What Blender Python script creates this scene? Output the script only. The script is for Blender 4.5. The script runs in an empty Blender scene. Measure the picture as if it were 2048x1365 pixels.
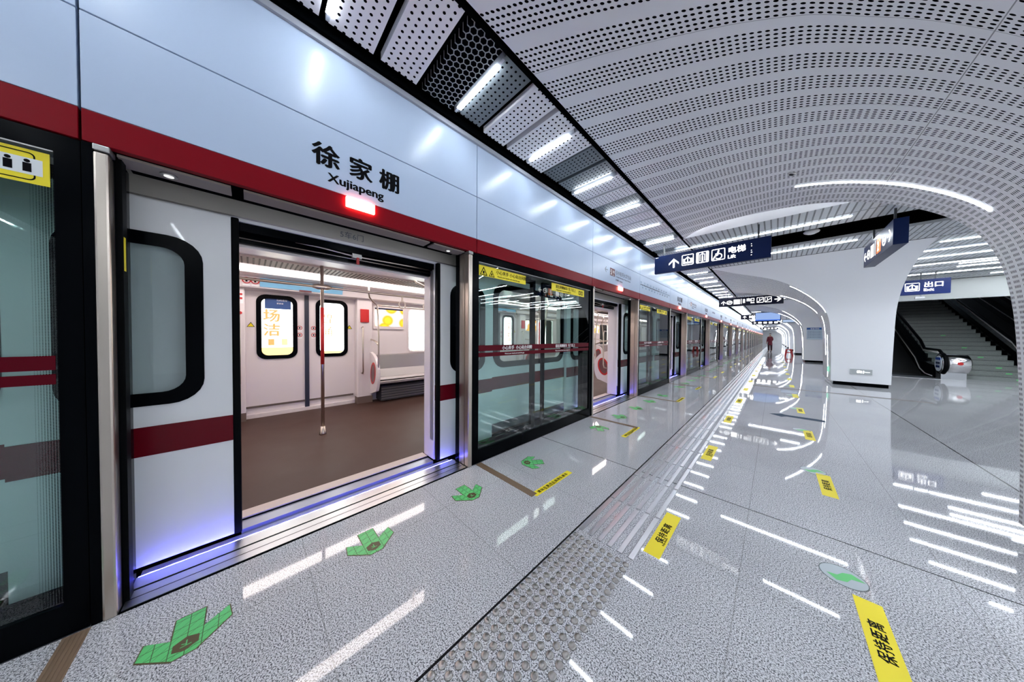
import bpy, bmesh, math, random
from mathutils import Vector, Matrix
from math import pi, sin, cos, radians as R
random.seed(7)
S = bpy.context.scene
COL = S.collection

# ------------------------------------------------------------------ camera
CAM_H = 1.30
yaw, pitch, roll = R(45.05), R(-1.0), R(0.4)
fwd = Vector((-sin(yaw)*cos(pitch), cos(yaw)*cos(pitch), sin(pitch)))
right = Vector((cos(yaw), sin(yaw), 0)); up = right.cross(fwd)
r2 = cos(roll)*right + sin(roll)*up; u2 = -sin(roll)*right + cos(roll)*up
cam = bpy.data.cameras.new('camera'); camo = bpy.data.objects.new('camera', cam); COL.objects.link(camo)
M = Matrix((r2, u2, -fwd)).transposed().to_4x4(); M.translation = Vector((0, 0, CAM_H)); camo.matrix_world = M
cam.sensor_width = 36; cam.lens = 525/2048*36; cam.clip_start = .02; cam.clip_end = 400
S.camera = camo

# ------------------------------------------------------------------ world + exposure
W = bpy.data.worlds.new('world'); S.world = W; W.use_nodes = True
W.node_tree.nodes['Background'].inputs[0].default_value = (.62, .74, .92, 1)
W.node_tree.nodes['Background'].inputs[1].default_value = .55
S.view_settings.view_transform = 'Standard'; S.view_settings.look = 'None'
S.view_settings.gamma = 1; S.view_settings.use_curve_mapping = False
S.view_settings.exposure = 1.4
S.cycles.max_bounces = 9; S.cycles.diffuse_bounces = 6; S.cycles.transparent_max_bounces = 20
S.cycles.sample_clamp_indirect = 4.0; S.cycles.use_denoising = True
LED = 25.0          # strength of the ceiling light bars
COOL = (.86, .93, 1.0); WARM = (1.0, .875, .84)

# ------------------------------------------------------------------ materials
MATS = {}
def _n(nt, t, **kw):
    n = nt.nodes.new(t)
    for k, v in kw.items(): setattr(n, k, v)
    return n
def mat(name, col=(.8, .8, .8), rough=.5, metal=0., emit=None, es=1., coat=0., spec=.5, aniso=0.):
    if name in MATS: return MATS[name]
    m = bpy.data.materials.new(name); m.use_nodes = True; MATS[name] = m
    b = m.node_tree.nodes['Principled BSDF']; i = b.inputs
    i['Base Color'].default_value = (*col, 1); i['Roughness'].default_value = rough; i['Metallic'].default_value = metal
    i['Coat Weight'].default_value = coat; i['Coat Roughness'].default_value = .03; i['Specular IOR Level'].default_value = spec
    if emit: i['Emission Color'].default_value = (*emit, 1); i['Emission Strength'].default_value = es
    # a faint surface variation, so that every material is procedural
    nt = m.node_tree
    if not emit and metal < .5:
        no = _n(nt, 'ShaderNodeTexNoise'); no.inputs['Scale'].default_value = 3.0
        tc = _n(nt, 'ShaderNodeTexCoord'); nt.links.new(tc.outputs['Object'], no.inputs['Vector'])
        mr = _n(nt, 'ShaderNodeMapRange'); mr.inputs['To Min'].default_value = rough*(.985 if rough < .3 else .9); mr.inputs['To Max'].default_value = min(1, rough*(1.015 if rough < .3 else 1.12))
        nt.links.new(no.outputs['Fac'], mr.inputs['Value']); nt.links.new(mr.outputs[0], i['Roughness'])
    if metal >= .5 and aniso:
        no = _n(nt, 'ShaderNodeTexNoise'); no.inputs['Scale'].default_value = 12.0
        tc = _n(nt, 'ShaderNodeTexCoord'); mp = _n(nt, 'ShaderNodeMapping'); mp.inputs['Scale'].default_value = (60, 60, .4)
        nt.links.new(tc.outputs['Object'], mp.inputs['Vector']); nt.links.new(mp.outputs[0], no.inputs['Vector'])
        mr = _n(nt, 'ShaderNodeMapRange'); mr.inputs['To Min'].default_value = rough*.7; mr.inputs['To Max'].default_value = rough*1.4
        nt.links.new(no.outputs['Fac'], mr.inputs['Value']); nt.links.new(mr.outputs[0], i['Roughness'])
    return m
def mth(nt, op, a, b=None, c=None):
    n = _n(nt, 'ShaderNodeMath', operation=op)
    for k, v in enumerate((a, b, c)):
        if v is None: continue
        if isinstance(v, (int, float)): n.inputs[k].default_value = v
        else: nt.links.new(v, n.inputs[k])
    return n.outputs[0]
def cell(nt, x, p, off=0.):     # signed distance from the centre of the nearest cell of pitch p (cell centres at off + k p)
    a = mth(nt, 'SUBTRACT', x, off - p/2); a = mth(nt, 'FLOORED_MODULO', a, p); return mth(nt, 'SUBTRACT', a, p/2)
def mixcol(nt, f, a, b, out):
    mx = _n(nt, 'ShaderNodeMix', data_type='RGBA'); nt.links.new(f, mx.inputs[0])
    for k, v in ((6, a), (7, b)):
        if isinstance(v, tuple): mx.inputs[k].default_value = (*v, 1)
        else: nt.links.new(v, mx.inputs[k])
    if out is not None: nt.links.new(mx.outputs[2], out)
    return mx.outputs[2]
def perf(name, col, pu, pv, r, uv=False, bands=None, seams=None, hexa=False, rough=.45, hole=(.002, .002, .003)):
    m = mat(name, col, rough); nt = m.node_tree; b = nt.nodes['Principled BSDF']
    tc = _n(nt, 'ShaderNodeTexCoord'); sp = _n(nt, 'ShaderNodeSeparateXYZ')
    nt.links.new(tc.outputs['UV' if uv else 'Object'], sp.inputs[0]); u, v = sp.outputs[0], sp.outputs[1]
    if hexa: u, v = v, u
    if bands:       # rows of holes in bands: (v0, band pitch, rows)
        v0, bp, rows = bands
        vv = mth(nt, 'FLOORED_MODULO', mth(nt, 'SUBTRACT', v, v0 - pv/2), bp)
        inb = mth(nt, 'LESS_THAN', vv, rows*pv)
        dv = cell(nt, vv, pv, pv/2); du = cell(nt, u, pu, .045)
        d = mth(nt, 'SQRT', mth(nt, 'ADD', mth(nt, 'POWER', mth(nt, 'ABSOLUTE', du), 2.), mth(nt, 'POWER', mth(nt, 'ABSOLUTE', dv), 2.)))
        msk = mth(nt, 'MULTIPLY', mth(nt, 'LESS_THAN', d, r), inb)
    else:
        def lay(ou, ov, qu, qv):
            du = cell(nt, u, qu, ou); dv = cell(nt, v, qv, ov)
            if hexa:
                au = mth(nt, 'ABSOLUTE', du); av = mth(nt, 'ABSOLUTE', dv)
                h = mth(nt, 'MAXIMUM', av, mth(nt, 'ADD', mth(nt, 'MULTIPLY', au, .866), mth(nt, 'MULTIPLY', av, .5)))
                return mth(nt, 'LESS_THAN', h, r)
            d = mth(nt, 'SQRT', mth(nt, 'ADD', mth(nt, 'POWER', mth(nt, 'ABSOLUTE', du), 2.), mth(nt, 'POWER', mth(nt, 'ABSOLUTE', dv), 2.)))
            return mth(nt, 'LESS_THAN', d, r)
        msk = lay(0, 0, pu, pv)
        if hexa: msk = mth(nt, 'MAXIMUM', msk, lay(pu/2, pv/2, pu, pv))
    if seams:
        for axis, p, off in seams:
            c = cell(nt, (u, v)[axis], p, off); msk = mth(nt, 'MAXIMUM', msk, mth(nt, 'MULTIPLY', mth(nt, 'LESS_THAN', mth(nt, 'ABSOLUTE', c), .0022), .6))
    mixcol(nt, msk, col, hole, b.inputs['Base Color'])
    nt.links.new(mth(nt, 'MULTIPLY', mth(nt, 'SUBTRACT', 1., msk), .4), b.inputs['Specular IOR Level'])
    return m
def glass_mat(name, tint, ior=1.7):
    m = bpy.data.materials.new(name); m.use_nodes = True; nt = m.node_tree; nt.nodes.clear(); MATS[name] = m
    out = _n(nt, 'ShaderNodeOutputMaterial'); tr = _n(nt, 'ShaderNodeBsdfTransparent'); gl = _n(nt, 'ShaderNodeBsdfGlossy')
    tr.inputs[0].default_value = (*tint, 1); gl.inputs['Roughness'].default_value = .0
    fr = _n(nt, 'ShaderNodeFresnel'); fr.inputs[0].default_value = ior; ge = _n(nt, 'ShaderNodeNewGeometry')
    f = mth(nt, 'MULTIPLY', fr.outputs[0], mth(nt, 'SUBTRACT', 1., ge.outputs['Backfacing']))
    mx = _n(nt, 'ShaderNodeMixShader'); nt.links.new(f, mx.inputs[0]); nt.links.new(tr.outputs[0], mx.inputs[1]); nt.links.new(gl.outputs[0], mx.inputs[2])
    nt.links.new(mx.outputs[0], out.inputs[0]); return m
def emis(name, col, s): return mat(name, (0, 0, 0), .5, emit=col, es=s)

def granite(name, base, dark, seams=False, rough=.035, spec=.42):
    m = mat(name, base, rough, spec=spec); nt = m.node_tree; b = nt.nodes['Principled BSDF']
    tc = _n(nt, 'ShaderNodeTexCoord')
    n1 = _n(nt, 'ShaderNodeTexNoise'); n1.inputs['Scale'].default_value = 170; n1.inputs['Detail'].default_value = 4; n1.inputs['Roughness'].default_value = .75
    n2 = _n(nt, 'ShaderNodeTexNoise'); n2.inputs['Scale'].default_value = 330; n2.inputs['Detail'].default_value = 2
    n3 = _n(nt, 'ShaderNodeTexNoise'); n3.inputs['Scale'].default_value = 1.1; n3.inputs['Detail'].default_value = 4
    for n in (n1, n2, n3): nt.links.new(tc.outputs['Object'], n.inputs['Vector'])
    c1 = _n(nt, 'ShaderNodeValToRGB'); e = c1.color_ramp.elements
    e[0].position = .447; e[0].color = (*dark, 1); e[1].position = .492; e[1].color = (*base, 1)
    x = c1.color_ramp.elements.new(.66); x.color = tuple(min(1, k*1.22) for k in base) + (1,)
    nt.links.new(n1.outputs[0], c1.inputs[0])
    c2 = _n(nt, 'ShaderNodeValToRGB'); e = c2.color_ramp.elements; e[0].position = .34; e[0].color = (.3, .3, .31, 1); e[1].position = .47; e[1].color = (1, 1, 1, 1)
    nt.links.new(n2.outputs[0], c2.inputs[0])
    mu = _n(nt, 'ShaderNodeMix', data_type='RGBA', blend_type='MULTIPLY'); mu.inputs[0].default_value = 1
    nt.links.new(c1.outputs[0], mu.inputs[6]); nt.links.new(c2.outputs[0], mu.inputs[7])
    c3 = _n(nt, 'ShaderNodeValToRGB'); e = c3.color_ramp.elements; e[0].color = (.86, .86, .87, 1); e[1].color = (1, 1, 1, 1); e[0].position = .3; e[1].position = .7
    nt.links.new(n3.outputs[0], c3.inputs[0])
    m2 = _n(nt, 'ShaderNodeMix', data_type='RGBA', blend_type='MULTIPLY'); m2.inputs[0].default_value = 1
    nt.links.new(mu.outputs[2], m2.inputs[6]); nt.links.new(c3.outputs[0], m2.inputs[7])
    col = m2.outputs[2]
    if seams:
        sp = _n(nt, 'ShaderNodeSeparateXYZ'); nt.links.new(tc.outputs['Object'], sp.inputs[0]); X, Y = sp.outputs[0], sp.outputs[1]
        def ln(v, off, w): return mth(nt, 'LESS_THAN', mth(nt, 'ABSOLUTE', mth(nt, 'SUBTRACT', v, off)), w)
        faint = mth(nt, 'MAXIMUM', mth(nt, 'LESS_THAN', mth(nt, 'ABSOLUTE', cell(nt, X, .8125, -.93)), .0026), mth(nt, 'LESS_THAN', mth(nt, 'ABSOLUTE', cell(nt, Y, .815, 2.67)), .0026))
        strong = mth(nt, 'MAXIMUM', ln(X, -.930, .0055), mth(nt, 'LESS_THAN', mth(nt, 'ABSOLUTE', cell(nt, Y, 9.97, 2.67)), .0045))
        strong = mth(nt, 'MAXIMUM', strong, ln(X, 1.5, .005))
        col = mixcol(nt, mth(nt, 'MULTIPLY', faint, .36), col, (.12, .11, .10), None)
        col = mixcol(nt, strong, col, (.012, .012, .014), None)
    nt.links.new(col, b.inputs['Base Color'])
    return m

WHITE = mat('white_plaster', (.93, .935, .95), .35, spec=.4)
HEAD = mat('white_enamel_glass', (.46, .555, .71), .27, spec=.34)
RED = mat('dark_red_enamel', (.20, .002, .008), .35, spec=.12)
BLK = mat('black_paint', (.0015, .002, .003), .18, spec=.03)
BLKM = mat('black_matt', (.0015, .002, .0025), .8, spec=0.)
RUB = mat('black_rubber', (.002, .0025, .003), .5, spec=.05)
STEEL = mat('brushed_steel', (.60, .53, .46), .28, 1)
STEELD = mat('dull_steel', (.42, .41, .40), .38, 1)
ALU = mat('aluminium', (.62, .63, .65), .32, 1)
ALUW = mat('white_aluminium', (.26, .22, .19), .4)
TRIMG = mat('grey_trim_paint', (.36, .38, .43), .4)
NAVY = mat('navy_sign', (.002, .011, .060), .35, spec=.15)
SIGNW = emis('lit_white_sign', (1, 1, 1), 1.6)
TXTB = mat('black_lettering', (.003, .003, .004), .5, spec=.05)
TXTG = mat('grey_lettering', (.20, .33, .45), .4)
TXTGG = mat('dark_grey_lettering', (.12, .13, .16), .4)
YEL = mat('yellow_sticker', (.88, .72, .012), .45)
GRN = mat('green_print', (.12, .55, .17), .4)
PLASTW = mat('white_plastic', (.80, .74, .73), .3)
TRAINW = mat('train_white_paint', (.80, .80, .81), .22, coat=.3)
TRAINR = mat('train_red_paint', (.12, .002, .008), .25, spec=.2)
TRAING = mat('train_grey_cover', (.42, .39, .35), .45)
REDP = mat('red_plastic', (.55, .02, .02), .35)
GLASS = glass_mat('screen_glass', (.92, .98, .97), 1.85)
GLASSW = glass_mat('train_window_glass', (.84, .88, .88), 1.6)
GLASSC = glass_mat('clear_glass', (.86, .90, .90), 1.5)
LEDM = emis('light_bar', COOL, LED)
TLED = emis('train_light_bar', WARM, 4.3)
BLED = emis('blue_led', (.04, .04, 1.0), 22.)
RLED = emis('red_lamp_glow', (1.0, .22, .16), 9.)
GRAN = granite('granite_floor', (.74, .745, .77), (.09, .09, .10), True)
GRANT = granite('granite_stairs', (.30, .33, .31), (.06, .07, .065), rough=.25)
BROWN = mat('brown_vinyl', (.066, .034, .026), .5, spec=.25)
PVAULT = perf('perforated_vault', (.74, .735, .75), .0333, .0433, .0103, uv=True, bands=(1.31, .31, 5), seams=[(0, 100, 2.06), (1, 1.24, 1.505)])
PWHITE = perf('white_perforated_metal', (.82, .81, .83), .0465, .0465, .0092)
PDARK = perf('dark_perforated_metal', (.13, .15, .16), .0465, .0465, .0092)
PHEX = perf('dark_hexagon_mesh', (.24, .26, .27), .0814, .047, .0198, hexa=True)
PPLANK = perf('perforated_plank', (.56, .58, .60), .1, .022, .0001)

# ------------------------------------------------------------------ mesh helpers
class MB:
    def __init__(s): s.bm = bmesh.new(); s.mats = []
    def mi(s, m):
        if m not in s.mats: s.mats.append(m)
        return s.mats.index(m)
    def box(s, x0, x1, y0, y1, z0, z1, m=None, bev=0.):
        r = bmesh.ops.create_cube(s.bm, size=1); vs = r['verts']
        for v in vs: v.co = Vector(((x0+x1)/2 + v.co.x*(x1-x0), (y0+y1)/2 + v.co.y*(y1-y0), (z0+z1)/2 + v.co.z*(z1-z0)))
        fs = {f for v in vs for f in v.link_faces}
        if bev:
            es = list({e for v in vs for e in v.link_edges})
            rr = bmesh.ops.bevel(s.bm, geom=es, offset=bev, segments=2, affect='EDGES', profile=.5)
            fs = set(rr['faces']) | {f for f in fs if f.is_valid}
        if m:
            i = s.mi(m)
            for f in fs: f.material_index = i
        return s
    def tube(s, pts, r, m=None, seg=10, cap=True, closed=False):
        i = s.mi(m) if m else 0; pts = [Vector(p) for p in pts]; n = len(pts); rings = []; prev = None
        for k, p in enumerate(pts):
            if closed: t = pts[(k+1) % n] - pts[k-1]
            else: t = (pts[min(k+1, n-1)] - pts[max(k-1, 0)])
            t.normalize()
            a = prev if prev is not None else (Vector((0, 0, 1)) if abs(t.z) < .9 else Vector((1, 0, 0)))
            bx = t.cross(a); 
            if bx.length < 1e-4: bx = t.cross(Vector((0, 1, 0)))
            bx.normalize(); ay = bx.cross(t).normalized(); prev = ay
            rad = r[k] if isinstance(r, (list, tuple)) else r
            rings.append([s.bm.verts.new(p + rad*(cos(2*pi*j/seg)*bx + sin(2*pi*j/seg)*ay)) for j in range(seg)])
        R_ = list(zip(rings, rings[1:])) + ([(rings[-1], rings[0])] if closed else [])
        for a, b in R_:
            for j in range(seg):
                f = s.bm.faces.new((a[j], a[(j+1) % seg], b[(j+1) % seg], b[j])); f.material_index = i; f.smooth = True
        if cap and not closed:
            for q in (rings[0][::-1], rings[-1]): s.bm.faces.new(q).material_index = i
        return s
    def poly(s, pts, n, m=None):     # prism: polygon pts (3D) extruded by vector n
        i = s.mi(m) if m else 0; n = Vector(n)
        a = [s.bm.verts.new(Vector(p)) for p in pts]; b = [s.bm.verts.new(Vector(p)+n) for p in pts]; fs = []
        fs.append(s.bm.faces.new(a[::-1])); fs.append(s.bm.faces.new(b))
        for j in range(len(a)):
            k = (j+1) % len(a); fs.append(s.bm.faces.new((a[j], a[k], b[k], b[j])))
        for f in fs: f.material_index = i
        return s
    def ring(s, outer, inner, n, m=None):    # flat frame between two outlines with equal counts, extruded by n
        i = s.mi(m) if m else 0; n = Vector(n); L = []
        for pts in (outer, inner): L.append([s.bm.verts.new(Vector(p)) for p in pts]); L.append([s.bm.verts.new(Vector(p)+n) for p in pts])
        c = len(outer)
        for j in range(c):
            k = (j+1) % c
            for q in ((L[0][j], L[0][k], L[2][k], L[2][j]), (L[1][j], L[1][k], L[3][k], L[3][j]), (L[0][j], L[0][k], L[1][k], L[1][j]), (L[2][j], L[2][k], L[3][k], L[3][j])):
                s.bm.faces.new(q).material_index = i
        return s
    def mesh(s, name, m=None):
        bmesh.ops.recalc_face_normals(s.bm, faces=s.bm.faces[:])
        me = bpy.data.meshes.new(name); s.bm.to_mesh(me); s.bm.free()
        for q in (s.mats or [m]): me.materials.append(q)
        return me
def smooth(P, n=4):
    out = []; N = len(P)
    for i in range(N):
        p0, p1, p2, p3 = P[i-1], P[i], P[(i+1) % N], P[(i+2) % N]
        for j in range(n):
            t = j/n; out.append(tuple(.5*(2*b + (c-a)*t + (2*a-5*b+4*c-d)*t*t + (-a+3*b-3*c+d)*t**3) for a, b, c, d in zip(p0, p1, p2, p3)))
    return out
def rr(y0, y1, z0, z1, r, x=0., seg=6, plane='YZ'):      # rounded rectangle outline
    P = []
    for cy, cz, a0 in ((y1-r, z1-r, 0), (y0+r, z1-r, 90), (y0+r, z0+r, 180), (y1-r, z0+r, 270)):
        for k in range(seg+1):
            a = R(a0 + 90*k/seg); P.append((cy + r*cos(a), cz + r*sin(a)))
    if plane == 'YZ': return [(x, a, b) for a, b in P]
    if plane == 'XZ': return [(a, x, b) for a, b in P]
    return [(a, b, x) for a, b in P]
def tag(o, label=None, cat=None, group=None, kind=None):
    for k, v in (('label', label), ('category', cat), ('group', group), ('kind', kind)):
        if v: o[k] = v
    return o
def link(name, me, parent=None, loc=(0, 0, 0), rot=None, scale=None):
    o = bpy.data.objects.new(name, me); COL.objects.link(o); o.location = loc
    if rot: o.rotation_euler = rot
    if scale: o.scale = scale
    if parent: o.parent = parent
    return o
def empty(name, loc=(0, 0, 0), rz=0, label=None, cat=None, group=None, kind=None):
    o = link(name, None, None, loc, (0, 0, rz)); o.empty_display_size = .1; return tag(o, label, cat, group, kind)
CACHE = {}
def cached(key, fn):
    if key not in CACHE: CACHE[key] = fn()
    return CACHE[key]
def children(o): return CH.get(o.name, [])
def copy_tree(o, parent=None):
    c = o.copy(); COL.objects.link(c)
    if parent: c.parent = parent
    for ch in [q for q in ALLCH(o)]: copy_tree(ch, c)
    return c
def ALLCH(o): return list(o.children)
# text as mesh
def text_mesh(s, size, m, bold=0., ext=.0006, align='LEFT', sx=1.):
    key = ('t', s, size, m.name, bold, align, sx, ext)
    if key in CACHE: return CACHE[key]
    c = bpy.data.curves.new('t', 'FONT'); c.body = s; c.size = size;  c.extrude = ext; c.align_x = align; c.resolution_u = 3
    c.space_line = 1.0
    o = bpy.data.objects.new('t', c); COL.objects.link(o)
    dg = bpy.context.evaluated_depsgraph_get(); me = bpy.data.meshes.new_from_object(o.evaluated_get(dg)); me.name = 'lettering'
    bpy.data.objects.remove(o); bpy.data.curves.remove(c)
    if sx != 1.:
        for v in me.vertices: v.co.x *= sx
    if bold > 0:
        bm = bmesh.new(); w = bold*size*.75
        for i, (dx, dy) in enumerate(((0, 0), (w, 0), (-w, 0), (0, w*.6), (0, -w*.6))):
            n0 = len(bm.verts); bm.from_mesh(me); bm.verts.ensure_lookup_table()
            for v in bm.verts[n0:]: v.co += Vector((dx, dy, i*2e-5))
        bm.to_mesh(me); bm.free()
    me.materials.clear(); me.materials.append(m); CACHE[key] = me; return me
RXP = (pi/2, 0, pi/2)      # faces +X, reads towards +Y
RYN = (pi/2, 0, 0)         # faces -Y, reads towards +X
RXN = (pi/2, 0, -pi/2)     # faces -X, reads towards -Y
def text(name, s, size, m, loc, rot, parent, bold=0., align='LEFT', sx=1.):
    return link(name, text_mesh(s, size, m, bold, .0006, align, sx), parent, loc, rot)
ORD = ['first', 'second', 'third', 'fourth', 'fifth', 'sixth', 'seventh', 'eighth', 'ninth', 'tenth', 'eleventh', 'twelfth', 'thirteenth', 'fourteenth', 'fifteenth', 'sixteenth', 'seventeenth', 'eighteenth', 'nineteenth', 'twentieth']
TENS = {20: 'twenty', 30: 'thirty', 40: 'forty', 50: 'fifty', 60: 'sixty', 70: 'seventy', 80: 'eighty', 90: 'ninety'}
TENO = {20: 'twentieth', 30: 'thirtieth', 40: 'fortieth', 50: 'fiftieth', 60: 'sixtieth', 70: 'seventieth', 80: 'eightieth', 90: 'ninetieth'}
def od(n):       # 1 -> first
    if n <= 20: return ORD[n-1]
    if n >= 100: return 'hundred and ' + od(n-100) if n > 100 else 'hundredth'
    t = n//10*10
    return TENO[t] if n == t else TENS[t] + '-' + ORD[n-t-1]

PP = 4.47                   # pitch of the platform doors
Y0 = -.49                   # first opening starts
XW = -2.12                  # face of the door screen
CEIL = 3.25
NB = 19                     # door bays beyond the first
YEND = 92.

# ------------------------------------------------------------------ setting
fl = MB().box(XW-.0, 14, -14, YEND, -.3, 0).mesh('floor', GRAN); tag(link('floor', fl), kind='structure')
tag(link('wall_end', MB().box(-2.3, 14, YEND, YEND+.2, 0, 3.6).mesh('w', WHITE)), kind='structure')
tag(link('wall_right', MB().box(9.2, 9.4, -14, YEND, 0, 3.6).mesh('w', WHITE)), kind='structure')
tag(link('wall_back', MB().box(-2.3, 9.2, -14.2, -14, 0, 3.6).mesh('w', WHITE)), kind='structure')
tag(link('ceiling', MB().box(-7.6, 2.5, -14.2, YEND, 3.62, 3.7).box(2.5, 9.4, -14.2, 16.2, 3.62, 3.7).box(2.5, 9.4, 34.1, YEND, 3.62, 3.7).mesh('c', BLKM)), kind='structure')
tag(link('wall_tunnel', MB().box(-7.6, -7.4, -14.2, YEND, -1.3, 3.62).mesh('w', mat('tunnel_concrete', (.10, .10, .10), .9))), kind='structure')
tag(link('floor_trackbed', MB().box(-7.4, -2.75, -14.2, YEND, -1.4, -1.3).mesh('w', mat('tunnel_concrete'))), kind='structure')
# cornice between door screen and ceiling strip
tr = MB().box(XW-.10, XW+.02, -14, YEND, 3.195, 3.235, TRIMG).box(XW-.10, XW+.05, -14, YEND, 3.237, 3.30, BLKM)
tag(link('trim_1', tr.mesh('trim')), kind='structure')
tag(link('trim_2', MB().box(-1.345, -1.32, -14, YEND, 3.245, 3.40).mesh('t', BLKM)), kind='structure')
tag(link('wall_screen_top', MB().box(XW-.33, XW-.105, -14.2, YEND, 2.20, 3.62).mesh('t', BLKM)), kind='structure')

# ------------------------------------------------------------------ door screen headers
def header(k, door):
    y0 = Y0 + PP*k - .02 if door else Y0 + PP*k + 2.1
    y1 = Y0 + PP*k + 2.1 if door else Y0 + PP*(k+1) - .02
    n = y1-y0
    def mk(z0, z1, m, nm): return cached(('h', door, nm), lambda: MB().box(0, .04, .004, n-.004, z0, z1, m, .002).mesh(nm))
    return y0, y1, mk
def build_header(k, door, label):
    y0, y1, mk = header(k, door)
    e = empty('header_panel', (XW-.04, y0, 0), label=label, cat='wall panel', group='header panels above the platform doors')
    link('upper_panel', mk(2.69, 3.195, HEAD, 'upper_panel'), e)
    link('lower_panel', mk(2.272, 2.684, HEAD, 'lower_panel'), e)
    link('red_band', mk(2.135, 2.270, RED, 'red_band'), e)
    link('back_plate', cached(('hb', door), lambda: MB().box(-.06, -.001, 0, y1-y0, 2.14, 3.195, BLKM).mesh('back_plate')), e)
    return e
fx = .0406
for k in range(-3, NB+1):
    nth = k+1
    if k == 0: lb = 'white header panel with the large black station name above the open train door'
    elif k < 0: lb = 'white header panel above a platform door behind the camera, %s back' % od(-k)
    else: lb = 'white header panel with station name above the %s door opening from the camera' % od(k+1)
    e = build_header(k, True, lb)
    if k >= -1:
        text('station_name', '徐', .155, TXTB, (fx, .80, 2.43), RXP, e, .05); text('station_name', '家', .155, TXTB, (fx, 1.005, 2.43), RXP, e, .05)
        text('station_name', '棚', .155, TXTB, (fx, 1.205, 2.43), RXP, e, .045)
        text('station_name', 'Xujiapeng', .08, TXTB, (fx, .885, 2.328), RXP, e, .05, sx=1.1)
        link('signal_lamp', cached('lamp', lambda: MB().box(0, .022, 0, .185, 2.192, 2.262, RLED, .006).mesh('signal_lamp')), e, (fx-.0005, .985, 0))
    if k >= 0: lb = 'white header panel with small line direction text after the %s door opening' % od(k+1) if k not in (0, 1, 2) else ('plain white header panel right of the station name' if False else ['white header panel with arrow and line number right of the nearest open door', 'white header panel with the strip route map after the second opening', 'white header panel with a small line number after the third opening'][k])
    elif k == -1: lb = 'white header panel with pale railway station text at the left edge'
    else: lb = 'white header panel over fixed glass behind the camera, %s back' % od(-k)
    e = build_header(k, False, lb)
    if k == -1:
        text('direction_text', '火车站广场', .115, TXTG, (fx, 1.55, 2.50), RXP, e, 0., sx=1.0)
        text('direction_text', 'Railway Station', .052, TXTG, (fx, 1.86, 2.42), RXP, e)
    elif k == 0:
        pass
    if k >= 0:
        kk = k
        y = 2.68 if False else 1.9
# direction sign and route map painted on the headers over the second and later openings
def dir_text(e, y):
    text('direction_text', '←', .16, TXTGG, (fx, y, 2.445), RXP, e, .0)
    link('line_badge', cached('badge', lambda: MB().box(0, .0015, 0, .20, 0, .135, mat('badge_maroon', (.12, .015, .02), .4)).mesh('line_badge')), e, (fx, y+.22, 2.42))
    text('line_badge_text', '5', .13, SIGNP, (fx+.0016, y+.235, 2.437), RXP, e, .02)
    text('line_badge_text', '号线', .055, SIGNP, (fx+.0016, y+.315, 2.475), RXP, e, .01, sx=.8)
    text('line_badge_text', 'Line', .035, SIGNP, (fx+.0016, y+.325, 2.43), RXP, e, .0)
    text('direction_text', '往中医药大学方向', .092, TXTGG, (fx, y+.46, 2.475), RXP, e, .0)
    text('direction_text', 'To Hubei University of Chinese Medicine', .042, TXTGG, (fx, y+.46, 2.42), RXP, e, .0)
    text('direction_text', '徐家棚站  Xujiapeng', .036, TXTGG, (fx, y+.46, 2.36), RXP, e, .0)
SIGNP = mat('sign_white_print', (.9, .9, .9), .4)
def route_map(e, y):
    mb = MB(); 
    for j in range(22): mb.box(0, .0012, j*.105, j*.105+.028, .0, .028, TXTB)
    mb.box(0, .001, 0, 1.35, .010, .018, TXTB).box(0, .001, 1.35, 2.3, .010, .018, TXTG)
    link('route_map_line', cached('rm', lambda: mb.mesh('route_map_line')), e, (fx, y, 2.46))
    for j, nm in enumerate(['武汉站东', '建设', '三官', '武丰', '青宜', '工业', '余家', '和平', '友谊', '徐家', '秦园', '三层', '积玉', '昙华', '司门', '彭刘', '复兴', '张家', '白沙', '中医']):
        text('route_map_text', nm[:2], .042, TXTGG if j > 11 else TXTG, (fx, y+j*.105-.02, 2.51 if j % 2 == 0 else 2.405), RXP, e)
HP = [o for o in list(COL.objects) if o.name.startswith('header_panel')]
for e in HP:
    lab = e['label']
    if 'arrow and line number' in lab: pass
# opening 1: direction text begins over the second opening (as seen, left of the red lamp)
def find(lab): return [e for e in HP if e['label'].startswith(lab)][0]
e1 = find('white header panel with station name above the second'); 
for c in list(e1.children):
    if c.name.startswith('station_name'): bpy.data.objects.remove(c)
e1['label'] = 'white header panel with arrow, maroon line badge and direction text over the second opening'
dir_text(e1, .42)
e2 = find('white header panel with the strip route map'); route_map(e2, .05)
e3 = find('white header panel with small line direction text after the fourth') if False else None
e0 = find('white header panel with arrow and line number right'); e0['label'] = 'plain white header panel right of the panel with the station name'
e4 = find('white header panel with a small line number after the third'); dir_text(e4, .2)
for k in range(3, NB+1):
    e = find('white header panel with small line direction text after the %s door' % od(k+1))
    text('direction_text', '往中医药大学方向', .092, TXTGG, (fx, .5, 2.475), RXP, e)

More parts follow.
